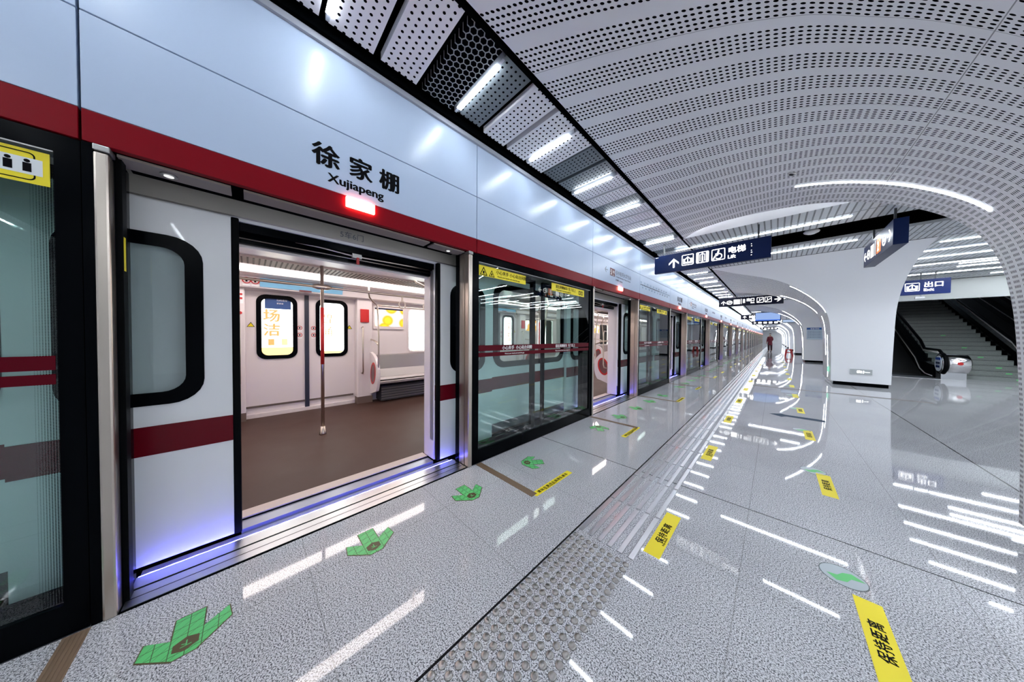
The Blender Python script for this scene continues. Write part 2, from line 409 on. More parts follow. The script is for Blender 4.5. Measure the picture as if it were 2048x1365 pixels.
# ------------------------------------------------------------------ platform door bays
FW = PP-2.0-.072      # width of the fixed screen
def arrow_outline():
    return [(-.13, -.045), (.0, -.045), (-.06, -.115), (.03, -.125), (.125, .0), (.03, .125), (-.06, .115), (.0, .045), (-.13, .045)]
def screen_bay(k, label):
    y = Y0 + PP*k + 2.05
    e = empty('screen_door_panel', (XW-.02, y, 0), label=label, cat='glass screen', group='fixed glass screens between the platform doors')
    def frame():
        b = MB(); x0, x1 = -.05, .012
        b.box(x0, x1, 0, .085, 0, 2.13, BLK).box(x0, x1, FW-.06, FW, 0, 2.13, BLK)
        b.box(x0, x1, .085, FW-.06, 0, .135, BLK).box(x0, x1, .085, FW-.06, 2.055, 2.13, BLK)
        b.box(x0-.0, x1+.004, .085, FW-.06, 2.05, 2.055, STEELD)
        return b.mesh('frame')
    link('frame', cached('sf', frame), e)
    link('glass_pane', cached('sg', lambda: MB().box(-.012, 0, .085, FW-.06, .135, 2.05).mesh('glass_pane', GLASS)), e)
    def leaf():
        b = MB(); w = FW/2-.08
        b.box(-.02, .02, 0, .045, 0, 2.02, BLK).box(-.02, .02, w-.07, w, 0, 2.02, BLK).box(-.02, .02, .045, w-.07, 0, .12, BLK).box(-.02, .02, .045, w-.07, 1.97, 2.02, BLK)
        return b.mesh('leaf')
    w = FW/2-.08
    for q, yy in enumerate((.0, FW-w)):
        lf = link('sliding_leaf', cached('slf', leaf), e, (-.13, yy, .02))
        link('glass_pane', cached('slg', lambda: MB().box(-.004, .004, .045, w-.07, .12, 1.97).mesh('g', GLASS)), lf)
    # red safety bands with lettering
    def band():
        b = MB(); b.box(0, .0012, .085, FW-.068, 1.145, 1.205, mat('red_film', (.10, .002, .009), .4, spec=.1)).box(0, .0012, .085, FW-.068, 1.085, 1.128, mat('red_film'))
        return b.mesh('red_band')
    link('red_band', cached('sb', band), e, (.0015, 0, 0))
    if k <= 5:
        x = .0032
        text('band_lettering', '小心夹手  小心站台间隙', .048, SIGNP, (x, .42, 1.155), RXP, e, .02); text('band_lettering', '请在两侧候车  先下后上', .048, SIGNP, (x, 1.42, 1.155), RXP, e, .02)
        text('band_lettering', 'Watch your hands and mind the gap', .022, SIGNP, (x, .46, 1.10), RXP, e, .0); text('band_lettering', 'Please stand on both sides and alight first', .022, SIGNP, (x, 1.42, 1.10), RXP, e)
    for q, (ya, yb, t1, t2) in enumerate(((.088, .80, '小心夹手 小心站台间隙', 'Watch your hands and mind the gap'), (1.32, 2.17, '请在两侧候车 先下后上', 'Please stand on both sides, alight first'))):
        st = link('warning_sticker', cached(('ws', q), lambda: MB().box(0, .0012, ya, yb, 1.925, 2.03, YEL).mesh('s')), e, (.0015, 0, 0))
        if k <= 3:
            yt = ya+.235 if q == 0 else ya+.09
            text('sticker_text', t1, .048 if q == 0 else .050, TXTB, (.0016, yt, 1.975), RXP, st, .015); text('sticker_text', t2, .024, TXTB, (.0016, yt+.02, 1.94), RXP, st)
            def tri():
                b = MB()
                for s0, sc in ((0, 1.), (.12, .8)):
                    o = [(0, s0, 0), (0, s0+.10*sc, 0), (0, s0+.05*sc, .088*sc)]; i = [(0, s0+.014*sc, .008*sc), (0, s0+.086*sc, .008*sc), (0, s0+.05*sc, .07*sc)]
                    b.ring(o, i, (.0008, 0, 0), TXTB); b.box(0, .0008, s0+.04*sc, s0+.06*sc, .015*sc, .045*sc, TXTB)
                return b.mesh('tri')
            if q == 0: link('warning_symbol', cached('tri', tri), st, (.0014, ya+.015, 1.932))
            else: link('pictogram', cached('pict', lambda: MB().box(0, .0008, 0, .05, 0, .06, TXTB).box(0, .0008, .065, .115, 0, .06, TXTB).box(.0008, .0014, .015, .035, .01, .05, YEL).box(.0008, .0014, .08, .10, .01, .05, YEL).mesh('p')), st, (.0014, yb-.16, 1.945))
    return e
def post_pair(k):
    y = Y0 + PP*k
    for side in (0, 1):
        yy = y if side == 0 else y+2.0
        nm = od(k+1) if k >= 0 else None
        if nm: lb = 'brushed steel door post, %s side of the %s opening from the camera' % ('near' if side == 0 else 'far', nm)
        else: lb = 'brushed steel post %s of a platform opening behind the camera, %s back' % ('before' if side == 0 else 'after', od(-k))
        e = empty('door_post', (XW-.01, yy, 0), label=lb, cat='post', group='steel posts of the platform doors')
        if side == 0:
            link('steel_cover', cached('pc0', lambda: MB().box(-.05, .018, .010, .050, 0, 2.10, STEEL, .008).mesh('c')), e)
            link('black_jamb', cached('pj0', lambda: MB().box(-.25, -.052, .0, .052, 0.0, 2.13, BLK).box(-.052, .010, -.018, .009, 0, 2.13, BLK).box(-.12, -.06, .052, .068, .0, 2.13, RUB).mesh('c')), e)
            link('cap_plate', cached('pcap', lambda: MB().box(-.05, .022, .010, .054, 2.103, 2.13, STEELD, .004).mesh('c')), e)
            link('yellow_sticker', cached('pys', lambda: MB().box(-.09, -.065, .0685, .0695, 1.60, 1.76, YEL).mesh('c')), e)
        else:
            link('steel_cover', cached('pc1', lambda: MB().box(-.05, .018, .0, .046, 0, 2.10, STEEL, .008).mesh('c')), e)
            link('black_jamb', cached('pj1', lambda: MB().box(-.20, -.14, -.006, .045, 0.0, 2.13, BLK).mesh('c')), e)
            link('side_cover', cached('pjs', lambda: MB().box(-.14, -.052, -.002, .04, 0.0, 2.12, STEEL).mesh('c')), e)
            link('cap_plate', cached('pcap1', lambda: MB().box(-.05, .022, -.004, .05, 2.103, 2.13, STEELD, .004).mesh('c')), e)
def opening_top(k):
    y = Y0 + PP*k
    lb = ('beige metal soffit with spotlight under the header of the %s opening' % od(k+1)) if k >= 0 else 'beige metal soffit under the header behind the camera, %s back' % od(-k)
    e = empty('door_soffit', (XW, y, 0), label=lb, cat='soffit', group='soffits under the door headers')
    def so():
        b = MB()
        for a, c in ((.06, .42), (.47, 1.62), (1.66, 1.985)): b.box(-.17, -.045, a, c, 2.120, 2.132, ALUW)
        b.box(-.30, -.105, .058, 1.985, 2.150, 2.17, BLKM); return b.mesh('soffit_board')
    link('soffit_board', cached('so', so), e)
    for yy in (.20, 1.84):
        s = link('spotlight', cached('sp', lambda: MB().tube([(0, 0, 0), (0, 0, -.006)], .03, STEELD, 16).mesh('spotlight')), e, (-.105, yy, 2.120))
        link('lens', cached('spl', lambda: MB().tube([(0, 0, 0), (0, 0, -.003)], .017, emis('spot_lens', (1, 1, 1), .35), 14).mesh('lens')), s, (0, 0, -.006))
def threshold(k):
    y = Y0 + PP*k
    lb = ('grooved metal threshold with glowing blue light line in the %s opening' % od(k+1)) if k >= 0 else 'grooved metal threshold of an opening behind the camera, %s back' % od(-k)
    e = empty('door_threshold', (XW, y, 0), label=lb, cat='door sill', group='thresholds of the platform doors')
    def sill():
        b = MB(); b.box(-.135, -.012, .055, 1.99, -.05, .006, ALU); b.box(-.150, -.135, .055, 1.99, -.05, .002, BLKM); b.box(-.245, -.150, .055, 1.99, -.05, .006, ALU)
        b.box(-.012, 0.0, .055, 1.99, -.02, .003, BLKM)
        b.box(-.075, -.071, .055, 1.99, .006, .0066, BLKM)
        return b.mesh('sill')
    link('sill_plate', cached('sill', sill), e)
    link('light_strip', cached('lst', lambda: MB().tube([(-.252, .06+j*.04, .0 + .002*(j % 2)) for j in range(49)], .0045, BLED, 6).mesh('l')), e)
    link('gap_filler', cached('gf', lambda: MB().box(-.36, -.26, .055, 1.99, -.07, -.028, mat('grey_rubber', (.20, .23, .25), .35)).mesh('l')), e)
    link('glow_core', cached('lcore', lambda: MB().tube([(-.2455, .06, .004), (-.2455, 1.98, .004)], .0022, emis('led_core', (.55, .6, 1), 8), 6).mesh('l')), e)
def apron(k):
    y = Y0 + PP*k + 2.05
    lb = ('ribbed grey metal ledge behind the fixed glass after the %s opening' % od(k+1)) if k >= 0 else 'ribbed grey metal ledge behind the glass behind the camera, %s back' % od(-k)
    b = lambda: (lambda q: [q.box(-.30, -.075, 0, PP-2.05, -.06, -.004, STEELD)] and [q.box(-.29+j*.02, -.28+j*.02, 0, PP-2.05, -.004, .004, ALU) for j in range(11)] and q.mesh('a'))(MB())
    tag(link('ribbed_ledge', cached('ap', b), None, (XW, y, 0)), lb, 'ledge', 'ledges behind the fixed glass')
for k in range(-3, NB+1):
    if k == -1: lb = 'fixed glass screen at the left edge of the picture with yellow pictogram sticker'
    elif k == 0: lb = 'fixed glass screen right of the nearest open doorway with two yellow stickers'
    elif k < -1: lb = 'fixed glass screen behind the camera, %s back' % od(-k)
    else: lb = 'fixed glass screen after the %s doorway from the camera' % od(k+1)
    screen_bay(k, lb)
    if k >= -2: post_pair(k); opening_top(k); threshold(k)
    if k >= -2: apron(k)

# the left panel's pictogram sticker
eL = [o for o in COL.objects if o.name.startswith('screen_door_panel') and 'left edge' in o['label']][0]
st = link('pictogram_sticker', MB().box(0, .001, 0, .42, 0, .135, YEL).ring(rr(.03, .39, .012, .123, .015, .001), rr(.034, .386, .016, .119, .012, .001), (.0006, 0, 0), TXTB).mesh('s'), eL, (.0035, FW-.06-.43, 1.905))
pm = MB()
for c, q in ((.06, 1), (.19, 0), (.32, 1)):
    pm.box(.001, .0018, c-.05, c+.05, .035, .10, TXTB if not q else mat('sticker_white', (.75, .78, .78), .5))
    for d in ((-.02, .018) if q else (0,)):
        m_ = TXTB if q else mat('sticker_white'); pm.box(.0018, .0024, c+d-.009, c+d+.009, .045, .08, m_); pm.tube([(.0018, c+d, .088), (.0026, c+d, .088)], .007, m_, 8)
pm.poly([(.002, .165, .040), (.002, .19, .022), (.002, .215, .040)], (.001, 0, 0), REDP)
link('pictogram', pm.mesh('p'), st, (0, .035, 0))
frit = MB()
for j in range(9):
    for i in range(290):
        s_ = .0021*(1-j/12); frit.box(0, .0006, -j*.0063-s_, -j*.0063+s_, .15+i*.0064-s_, .15+i*.0064+s_, BLK)
link('dotted_frit', frit.mesh('frit'), eL, (.002, FW-.063, 0))

# ------------------------------------------------------------------ ceiling strip panels + light bars over the platform edge
kinds = {0: 'W', 1: 'W', 2: 'H', 3: 'D', 4: 'W', 5: 'W', 6: 'W', 7: 'D', 8: 'D', 9: 'W', 10: 'W', 11: 'D', 12: 'W', 13: 'W', 14: 'W', 15: 'W', 16: 'W', 17: 'D'}
pw = {'W': ('white', PWHITE), 'D': ('dark grey', PDARK), 'H': ('dark hexagonal mesh', PHEX)}
cnt = {}
def cpanel(c):
    def f():
        b = MB(); b.box(-.33, .33, -.13, .13, 0, .055, None); me = b.mesh('ceiling_panel', pw[c][1]); return me
    return cached(('cp', c), f)
first = True; nW = 0; nb = 0
for j in range(-14, 90):
    for q in range(3):
        idx = 3*j+q
        yc = .493 + (idx)*.3103
        if yc > 88: continue
        if idx < 0: c = 'W' if idx % 5 else 'D'
        else: c = kinds.get(idx, 'W' if (idx*7 % 5) else 'D')
        z = 3.262 + (0 if c != 'D' else .02)
        o = link('ceiling_panel', cpanel(c), None, (-1.685, yc, z))
        cnt[c] = cnt.get(c, 0)+1
        if idx < 0: lb = '%s perforated ceiling panel over the platform edge, %s behind the camera' % (pw[c][0], od(-idx))
        else:
            lb = '%s perforated ceiling panel over the platform edge, %s in the strip' % (pw[c][0], od(idx+1))
        tag(o, lb, 'ceiling panel', 'ceiling panels over the platform edge')
    yl = 1.288 + (j)*.9310
    if yl > 88 or j == 6: continue
    e = empty('light_bar', (-1.70, yl, 3.262), label=('short white ceiling light bar over the platform edge, %s away from the camera' % od(j+1)) if j >= 0 else 'short white ceiling light bar over the platform edge, %s behind the camera' % od(-j), cat='ceiling light', group='light bars over the platform edge')
    link('housing', cached('lbh', lambda: MB().box(-.31, .31, -.010, .010, .0, .05, TRIMG).mesh('h')), e)
    link('diffuser', cached('lbd', lambda: MB().box(-.255, .245, -.019, .019, -.007, -.001, LEDM).mesh('d')), e)

# ------------------------------------------------------------------ vaulted columns
PRF = [(-1.30, 3.25, 3.40), (-1.06, 3.205, 3.0), (-.80, 3.15, 2.70), (-.50, 3.085, 2.45), (-.18, 3.0, 2.22), (.08, 2.91, 2.01), (.28, 2.81, 1.80), (.47, 2.69, 1.60), (.69, 2.51, 1.36), (.88, 2.3, 1.17), (1.00, 2.1, 1.045), (1.075, 1.85, .965), (1.115, 1.5, .915), (1.135, 1.0, .89), (1.145, .5, .88), (1.15, .10, .88)]
def cr(P, n=5):
    out = []
    for i in range(len(P)-1):
        p0, p1, p2, p3 = P[max(i-1, 0)], P[i], P[i+1], P[min(i+2, len(P)-1)]
        for j in range(n):
            t = j/n
            out.append(tuple(.5*(2*b + (c-a)*t + (2*a-5*b+4*c-d)*t*t + (-a+3*b-3*c+d)*t**3) for a, b, c, d in zip(p0, p1, p2, p3)))
    out.append(P[-1]); return out
PF = cr(PRF)
XR = 2.17
WUV = [(-1.31, 3.4), (-1.06, 3.18), (-.80, 2.95), (-.50, 2.65), (-.18, 2.34), (.08, 2.06), (.28, 1.80)]
def vault_mesh():
    bm = bmesh.new(); uvl = bm.loops.layers.uv.new('UVMap'); s = 0; rows = []; NT = 24
    for i, (x, z, w) in enumerate(PF):
        if i: s += math.hypot(x-PF[i-1][0], z-PF[i-1][1])
        wu = w
        for (a_, b_), (c_, d_) in zip(WUV, WUV[1:]):
            if a_ <= x <= c_: wu = b_ + (d_-b_)*(x-a_)/(c_-a_)
        rows.append([(bm.verts.new((x, t*w, z)), s, t*w/wu*3.4) for t in [(-1 + 2*j/NT) for j in range(NT+1)]])
    for a, b in zip(rows, rows[1:]):
        for j in range(NT):
            q = (a[j], a[j+1], b[j+1], b[j]); f = bm.faces.new([v[0] for v in q]); f.smooth = True
            for l, v in zip(f.loops, q): l[uvl].uv = (v[1], v[2]+2.68)
    me = bpy.data.meshes.new('perforated_soffit'); bm.normal_update(); bm.to_mesh(me); bm.free(); me.materials.append(PVAULT); return me
def face_mesh():
    bm = bmesh.new(); NX = 14; xr = lambda z: XR - .02*max(0, 1-z/1.5)
    for sgn in (-1, 1):
        rows = []
        for (x, z, w) in PF: rows.append([bm.verts.new((x + (xr(z)-x)*j/NX, sgn*w, z)) for j in range(NX+1)])
        for a, b in zip(rows, rows[1:]):
            for j in range(NX): f = bm.faces.new((a[j], a[j+1], b[j+1], b[j])); f.smooth = True
        if sgn == -1: L0 = [r[-1] for r in rows]
        else: L1 = [r[-1] for r in rows]
    NB_ = [[bm.verts.new((a.co.x, a.co.y+(b.co.y-a.co.y)*t, a.co.z)) for t in (0, .25, .5, .75, 1)] for a, b in zip(L0, L1)]
    for a, b in zip(NB_, NB_[1:]):
        for j in range(4): bm.faces.new((a[j], a[j+1], b[j+1], b[j]))
    bmesh.ops.recalc_face_normals(bm, faces=bm.faces[:])
    me = bpy.data.meshes.new('plaster_face'); bm.to_mesh(me); bm.free(); me.materials.append(WHITE); return me
VM, FM = vault_mesh(), face_mesh()
def arc_mesh(frac, z0, z1, const=None):
    P = [p for p in PF if z0 <= p[1] <= z1]; b = MB(); bm = b.bm; i = b.mi(LEDM); prev = None; off = .0025
    for j, (x, z, w) in enumerate(P):
        q = P[min(j+1, len(P)-1)]; p_ = P[max(j-1, 0)]; t = Vector((q[0]-p_[0], 0, q[1]-p_[1])).normalized(); n = Vector((t.z, 0, -t.x))
        if n.z > 0 or n.x > .0: n = -n
        y = frac*w if const is None else const
        vs = [bm.verts.new(Vector((x, y+dy, z)) + n*dn) for dy, dn in ((-.013, -.003), (-.013, off), (.013, off), (.013, -.003))]
        if prev:
            for k in range(4): bm.faces.new((prev[k], prev[(k+1) % 4], vs[(k+1) % 4], vs[k])).material_index = i
        prev = vs
        if j in (0, len(P)-1): bm.faces.new(vs)
    return b.mesh('arc')
def plinth():
    return MB().box(1.19, 2.12, -.84, .84, 0, .10, BLK).mesh('p')
COLS = [2.68 + 9.97*k for k in range(-1, 9)]
for i, c in enumerate(COLS):
    n = ['white vaulted column behind the camera', 'white vaulted column spreading overhead into perforated ceiling, cut by the right edge', 'white vaulted column with the flat face and lit exit sign beside the escalator'][i] if i < 3 else ('white vaulted column with blue headed notice, behind the large front column' if i == 3 else 'white vaulted column, %s along the platform from the camera' % od(i))
    e = empty('vaulted_column', (0, c, 0), label=n, cat='column', group='vaulted columns along the platform')
    link('perforated_soffit', VM, e); link('plaster_face', FM, e); link('base_plinth', cached('pl', plinth), e)
    link('curved_light', cached('a1', lambda: arc_mesh(.70, 2.12, 2.9)), e); link('curved_light', cached('a2', lambda: arc_mesh(-.88, 2.05, 2.82)), e)
    link('vertical_light', cached('a3', lambda: arc_mesh(0, .78, 2.05, .22)), e); link('vertical_light', cached('a4', lambda: arc_mesh(0, .14, 1.42, -.22)), e)

# ------------------------------------------------------------------ cross planks of the concourse ceiling
def plank_mesh(L, w, kind):
    def f():
        m = PLG
        return MB().box(0, L, 0, w, 0, .05).mesh('ceiling_plank', m)
    return cached(('pk', L, w, kind), f)
PLG = perf('slotted_plank', (.52, .54, .56), .085, .30, .0, rough=.4)
def slot_mat():
    m = mat('slotted_metal', (.60, .62, .64), .4); nt = m.node_tree; b = nt.nodes['Principled BSDF']
    tc = _n(nt, 'ShaderNodeTexCoord'); sp = _n(nt, 'ShaderNodeSeparateXYZ'); nt.links.new(tc.outputs['Object'], sp.inputs[0]); u, v = sp.outputs[0], sp.outputs[1]
    du = cell(nt, u, .080, .04); dv = cell(nt, v, .026, .013); inb = mth(nt, 'LESS_THAN', mth(nt, 'ABSOLUTE', du), .010)
    d2 = mth(nt, 'LESS_THAN', mth(nt, 'ABSOLUTE', dv), .0105)
    mixcol(nt, mth(nt, 'MULTIPLY', inb, d2), (.60, .62, .64), (.03, .033, .036), b.inputs['Base Color']); return m
PLG = slot_mat()
Xc0, Xc1 = -1.32, 9.2
np_ = 0
LEDB = LEDM
def clight(x0, x1, y, z=3.250):
    e = empty('concourse_light_bar', ((x0+x1)/2, y, z), label='', cat='ceiling light', group='long light bars across the ceiling')
    L = x1-x0
    link('diffuser', cached(('cl', round(L, 2)), lambda: MB().box(-L/2, L/2, -.015, .015, -.008, -.002, LEDM).mesh('d')), e)
    link('housing', cached(('ch', round(L, 2)), lambda: MB().box(-L/2-.02, L/2+.02, -.008, .008, -.001, .045, TRIMG).mesh('h')), e)
    for q in (-.4, .4): link('hanger', cached('chg', lambda: MB().box(-.008, .008, -.008, .008, .045, 3.62-3.250, BLKM).mesh('h')), e, (q*L, 0, 0))
    return e
CL = []
for mi, c in enumerate(COLS):
    g = c + 3.38        # start of the flat gap between two columns
    # (offset from g, width, from x, to x)
    rows = [(0.02, .50, Xc0), (.54, .50, Xc0), (2.05, .52, Xc0), (2.60, .55, Xc0)]
    rows += [(3.19, .62, XR+.02), (3.85, .42, XR+.02), (4.62, .66, XR+.02), (5.52, .52, XR+.02), (6.3, .6, XR+.02), (7.12, .55, XR+.02), (7.95, .55, XR+.02), (8.75, .55, XR+.02), (9.4, .5, XR+.02)]
    for o_, w_, x_ in rows:
        y = g+o_
        if y > YEND-1: continue
        if 15.6 < y < 34.2 and x_ > 2: continue
        np_ += 1
        tag(link('ceiling_plank', plank_mesh(round((2.3 if 15.6 < y < 34.2 else Xc1)-x_, 2), w_, 0), None, (x_, y, CEIL)), 'long slotted grey metal ceiling plank running across the concourse, %s from the back wall' % od(np_), 'ceiling plank', 'slotted ceiling planks across the concourse')
    for a, b_, yy in ((-1.60, .82, g+.72), (-.9, 1.11, g+2.42), (2.7, 5.0, g+2.95), (2.3, 4.6, g+3.72), (2.2, 3.75, g+4.53), (2.3, 3.8, g+5.4), (4.0, 6.2, g+5.45), (3.9, 6.6, g+6.2), (2.3, 4.9, g+6.45), (3.3, 5.0, g+6.8), (4.9, 7.5, g+1.9), (5.6, 7.9, g+4.3), (2.7, 5.2, g+8.2), (4.4, 6.6, g+9.2), (4.6, 6.6, g+2.7), (3.0, 5.2, g+.9), (3.4, 5.4, g+7.3), (5.4, 7.6, g+8.7), (5.6, 7.8, g+3.6), (6.2, 8.2, g+7.4)):
        if a == -1.60 and mi != 1: a = -1.28
        if yy < YEND-1 and not (15.9 < yy < 34.3 and b_ > 2.3): CL.append(clight(a, b_, yy))
for i, e in enumerate(CL): e['label'] = 'long white light bar across the ceiling, %s from the wall behind the camera' % od(i+1)
sm = empty('smoke_detector', (.46, 7.64, 3.35), label='round white smoke detector in the dark ceiling slot past the lift sign', cat='smoke detector')
link('body', MB().tube([(0, 0, .05), (0, 0, .0), (0, 0, -.02), (0, 0, -.045)], [.07, .11, .10, .05], mat('detector_white', (.8, .8, .8), .4), 20).mesh('b'), sm)
link('cable_box', MB().box(-.04, .04, -.04, .04, .05, .27, BLKM).mesh('b'), sm)

dl = empty('recessed_downlight', (.09, 3.745, 2.905), label='small dark round fitting set in the perforated vault above the lift sign', cat='ceiling fitting')
link('ring', MB().tube([(0, 0, 0), (0, 0, -.008), (0, 0, -.012)], [.03, .034, .026], STEELD, 16).mesh('r'), dl, (0, 0, 0), (0, R(24), 0)); link('lens', MB().tube([(0, 0, -.012), (0, 0, -.014)], .018, BLK, 12).mesh('r'), dl, (0, 0, 0), (0, R(24), 0))
# ------------------------------------------------------------------ hanging signs
def sign_box(name, label, loc, L, h, th, rods, ceilz, mface=NAVY, rot=0, cat='sign'):
    e = empty(name, loc, rot, label, cat, 'hanging signs')
    link('sign_case', MB().box(0, L, 0, th, 0, h, mface, .004).mesh('c'), e)
    for r in rods: link('hanger_rod', MB().box(r-.012, r+.012, th/2-.012, th/2+.012, h, ceilz-loc[2], mat('rod_dark', (.05, .055, .06), .4)).mesh('r'), e)
    return e
def rring(w, h, t=.012, r=.02, m=None):
    return MB().ring([(p[0], 0, p[2]) for p in rr(0, w, 0, h, r, 0, plane='XZ')], [(p[0], 0, p[2]) for p in rr(t, w-t, t, h-t, max(r-t, .004), 0, plane='XZ')], (0, -.0012, 0), m or SIGNW)
def arrowmb(b, cx, cz, s, ang, m=None):      # arrow in the XZ plane, pointing up by default
    m = m or SIGNW
    pts = [(-.035, -.5), (.035, -.5), (.035, .25), (.035, .25)]
    def T(p): x, z = p[0]*s, p[1]*s; return (cx + x*cos(ang) - z*sin(ang), 0, cz + x*sin(ang) + z*cos(ang))
    w = .075
    b.poly([T(p) for p in ((-w, -.48), (w, -.48), (w, .32), (-w, .32))], (0, -.0012, 0), m)
    b.poly([T(p) for p in ((0, .5), (-.46, .04), (-.46, -.14), (0, .31))], (0, -.0012, 0), m)
    b.poly([T(p) for p in ((0, .5), (0, .31), (.46, -.14), (.46, .04))], (0, -.0012, 0), m)
def exit_icon(b, x, z, s):
    b.bm  # up arrow leaving a tray
    arrowmb(b, x+s/2, z+s*.58, s*.50, 0)
    for q in ((.12, .88, .14, .30), (.12, .28, .30, .62), (.72, .88, .30, .62)): b.box(x+q[0]*s, x+q[1]*s, -.0012, 0, z+q[2]*s, z+q[3]*s, SIGNW)
def lift_icon(b, x, z, s):
    b.box(x+.08*s, x+.22*s, -.0012, 0, z+.08*s, z+.92*s, SIGNW); b.box(x+.78*s, x+.92*s, -.0012, 0, z+.08*s, z+.92*s, SIGNW)
    for a in (.30, .66): b.box(x+a*s, x+(a+.04)*s, -.0012, 0, z+.16*s, z+.78*s, SIGNW)
    b.box(x+.30*s, x+.70*s, -.0012, 0, z+.76*s, z+.80*s, SIGNW)
    b.box(x+.44*s, x+.56*s, -.0012, 0, z+.18*s, z+.56*s, SIGNW); b.tube([(x+.5*s, 0, z+.64*s), (x+.5*s, -.0012, z+.64*s)], .05*s, SIGNW, 10)
    b.poly([(x+.4*s, 0, z+.84*s), (x+.6*s, 0, z+.84*s), (x+.5*s, 0, z+.95*s)], (0, -.0012, 0), SIGNW); b.poly([(x+.4*s, 0, z+.14*s), (x+.5*s, 0, z+.03*s), (x+.6*s, 0, z+.14*s)], (0, -.0012, 0), SIGNW)
def wheel_icon(b, x, z, s):
    b.tube([(x+.52*s, 0, z+.86*s), (x+.52*s, -.0012, z+.86*s)], .065*s, SIGNW, 12)
    def bar(p, q, w):
        a, c = Vector((x+p[0]*s, 0, z+p[1]*s)), Vector((x+q[0]*s, 0, z+q[1]*s)); d = (c-a).normalized(); n = Vector((d.z, 0, -d.x))*w*s/2
        b.poly([a+n, a-n, c-n, c+n], (0, -.0012, 0), SIGNW)
    bar((.50, .78), (.44, .44), .12); bar((.44, .46), (.30, .40), .1); bar((.46, .62), (.28, .56), .07); bar((.30, .44), (.14, .14), .09); bar((.20, .14), (.10, .14), .08)
    o, i = [], []
    for k in range(25):
        a = R(-150 + 250*k/24); o.append((x+.53*s + .27*s*cos(a), 0, z+.34*s + .27*s*sin(a))); i.append((x+.53*s + .20*s*cos(a), 0, z+.34*s + .20*s*sin(a)))
    for k in range(24): b.poly([o[k], o[k+1], i[k+1], i[k]], (0, -.0012, 0), SIGNW)
def stair_icon(b, x, z, s):
    for k in range(4): b.box(x+(.12+.18*k)*s, x+(.30+.18*k)*s, -.0012, 0, z+(.12+.15*k)*s, z+(.19+.15*k)*s, SIGNW); b.box(x+(.26+.18*k)*s, x+(.30+.18*k)*s, -.0012, 0, z+(.19+.15*k)*s, z+(.30+.15*k)*s, SIGNW)
    b.box(x+.35*s, x+.45*s, -.0012, 0, z+.45*s, z+.8*s, SIGNW)
def metro_icon(b, cx, cz, s):
    o = [(cx+s*.5*cos(R(a)), 0, cz+s*.42*sin(R(a))) for a in range(0, 360, 15)]; i = [(cx+s*.38*cos(R(a)), 0, cz+s*.30*sin(R(a))) for a in range(0, 360, 15)]
    b.ring(o, i, (0, -.0012, 0), SIGNW); b.poly([(cx-.38*s, 0, cz-.05*s), (cx-.1*s, 0, cz-.12*s), (cx+.38*s, 0, cz+.05*s), (cx+.1*s, 0, cz+.12*s)], (0, -.0012, 0), SIGNW)
# lift sign
LZ = 2.655
e = sign_box('hanging_lift_sign', 'navy hanging sign with lift and wheelchair symbols and the word Lift', (-1.85, 6.15, LZ), 1.78, .36, .08, (.17, 1.62), 3.30)
b = MB(); arrowmb(b, .36, .165, .19, 0); me = b.mesh('a'); link('arrow_symbol', me, e, (0, -.0005, 0))
for nm, x, fn in (('exit_symbol', .50, exit_icon), ('lift_symbol', .74, lift_icon), ('wheelchair_symbol', .98, wheel_icon)):
    b = rring(.20, .21); fn(b, .0, .005, .20); link(nm, b.mesh('s'), e, (x, -.0005, .085))
text('lettering', '电梯', .125, SIGNW, (1.215, -.001, .185), RYN, e, .03); text('lettering', 'Lift', .088, SIGNW, (1.215, -.001, .085), RYN, e, .02)
b = MB(); b.box(0, .05, -.0012, 0, .0, .006, SIGNW); link('small_print', b.mesh('s'), e, (.02, -.0005, .33))
b = MB()
for z_, w_ in ((.27, .008), (.235, .012), (.16, .010), (.125, .016), (.08, .012)): b.box(0, w_, -.0012, 0, z_, z_+.012, SIGNW)
link('small_print', b.mesh('s'), e, (1.53, -.0005, 0))
# black exit sign, further down
e = sign_box('hanging_exit_sign', 'black hanging sign with exit text, escalator symbols and right arrow over the platform', (-1.77, 14.6, 2.655), 1.98, .36, .08, (.28, 1.6), 3.28, mat('sign_black_navy', (.002, .003, .016), .3, spec=.15))
b = MB(); arrowmb(b, .16, .15, .17, 0); metro_icon(b, .36, .16, .20); b.box(.50, .70, -.0012, 0, .08, .27, SIGNW); b.box(.735, .75, -.0012, 0, .08, .29, SIGNW); arrowmb(b, 1.82, .18, .19, -pi/2); link('symbols', b.mesh('s'), e, (0, -.0005, 0))
text('lettering', '换\n乘', .085, SIGNW, (.79, -.001, .20), RYN, e, .02, sx=.9); text('lettering', '出口', .135, SIGNW, (.90, -.001, .18), RYN, e, .03, sx=.95); text('lettering', 'Exit', .078, SIGNW, (1.03, -.001, .085), RYN, e, .02)
for nm, x, fn in (('stairs_symbol', 1.22, stair_icon), ('escalator_symbol', 1.45, stair_icon)):
    b = rring(.20, .21); fn(b, 0, .005, .2); link(nm, b.mesh('s'), e, (x, -.0005, .085))
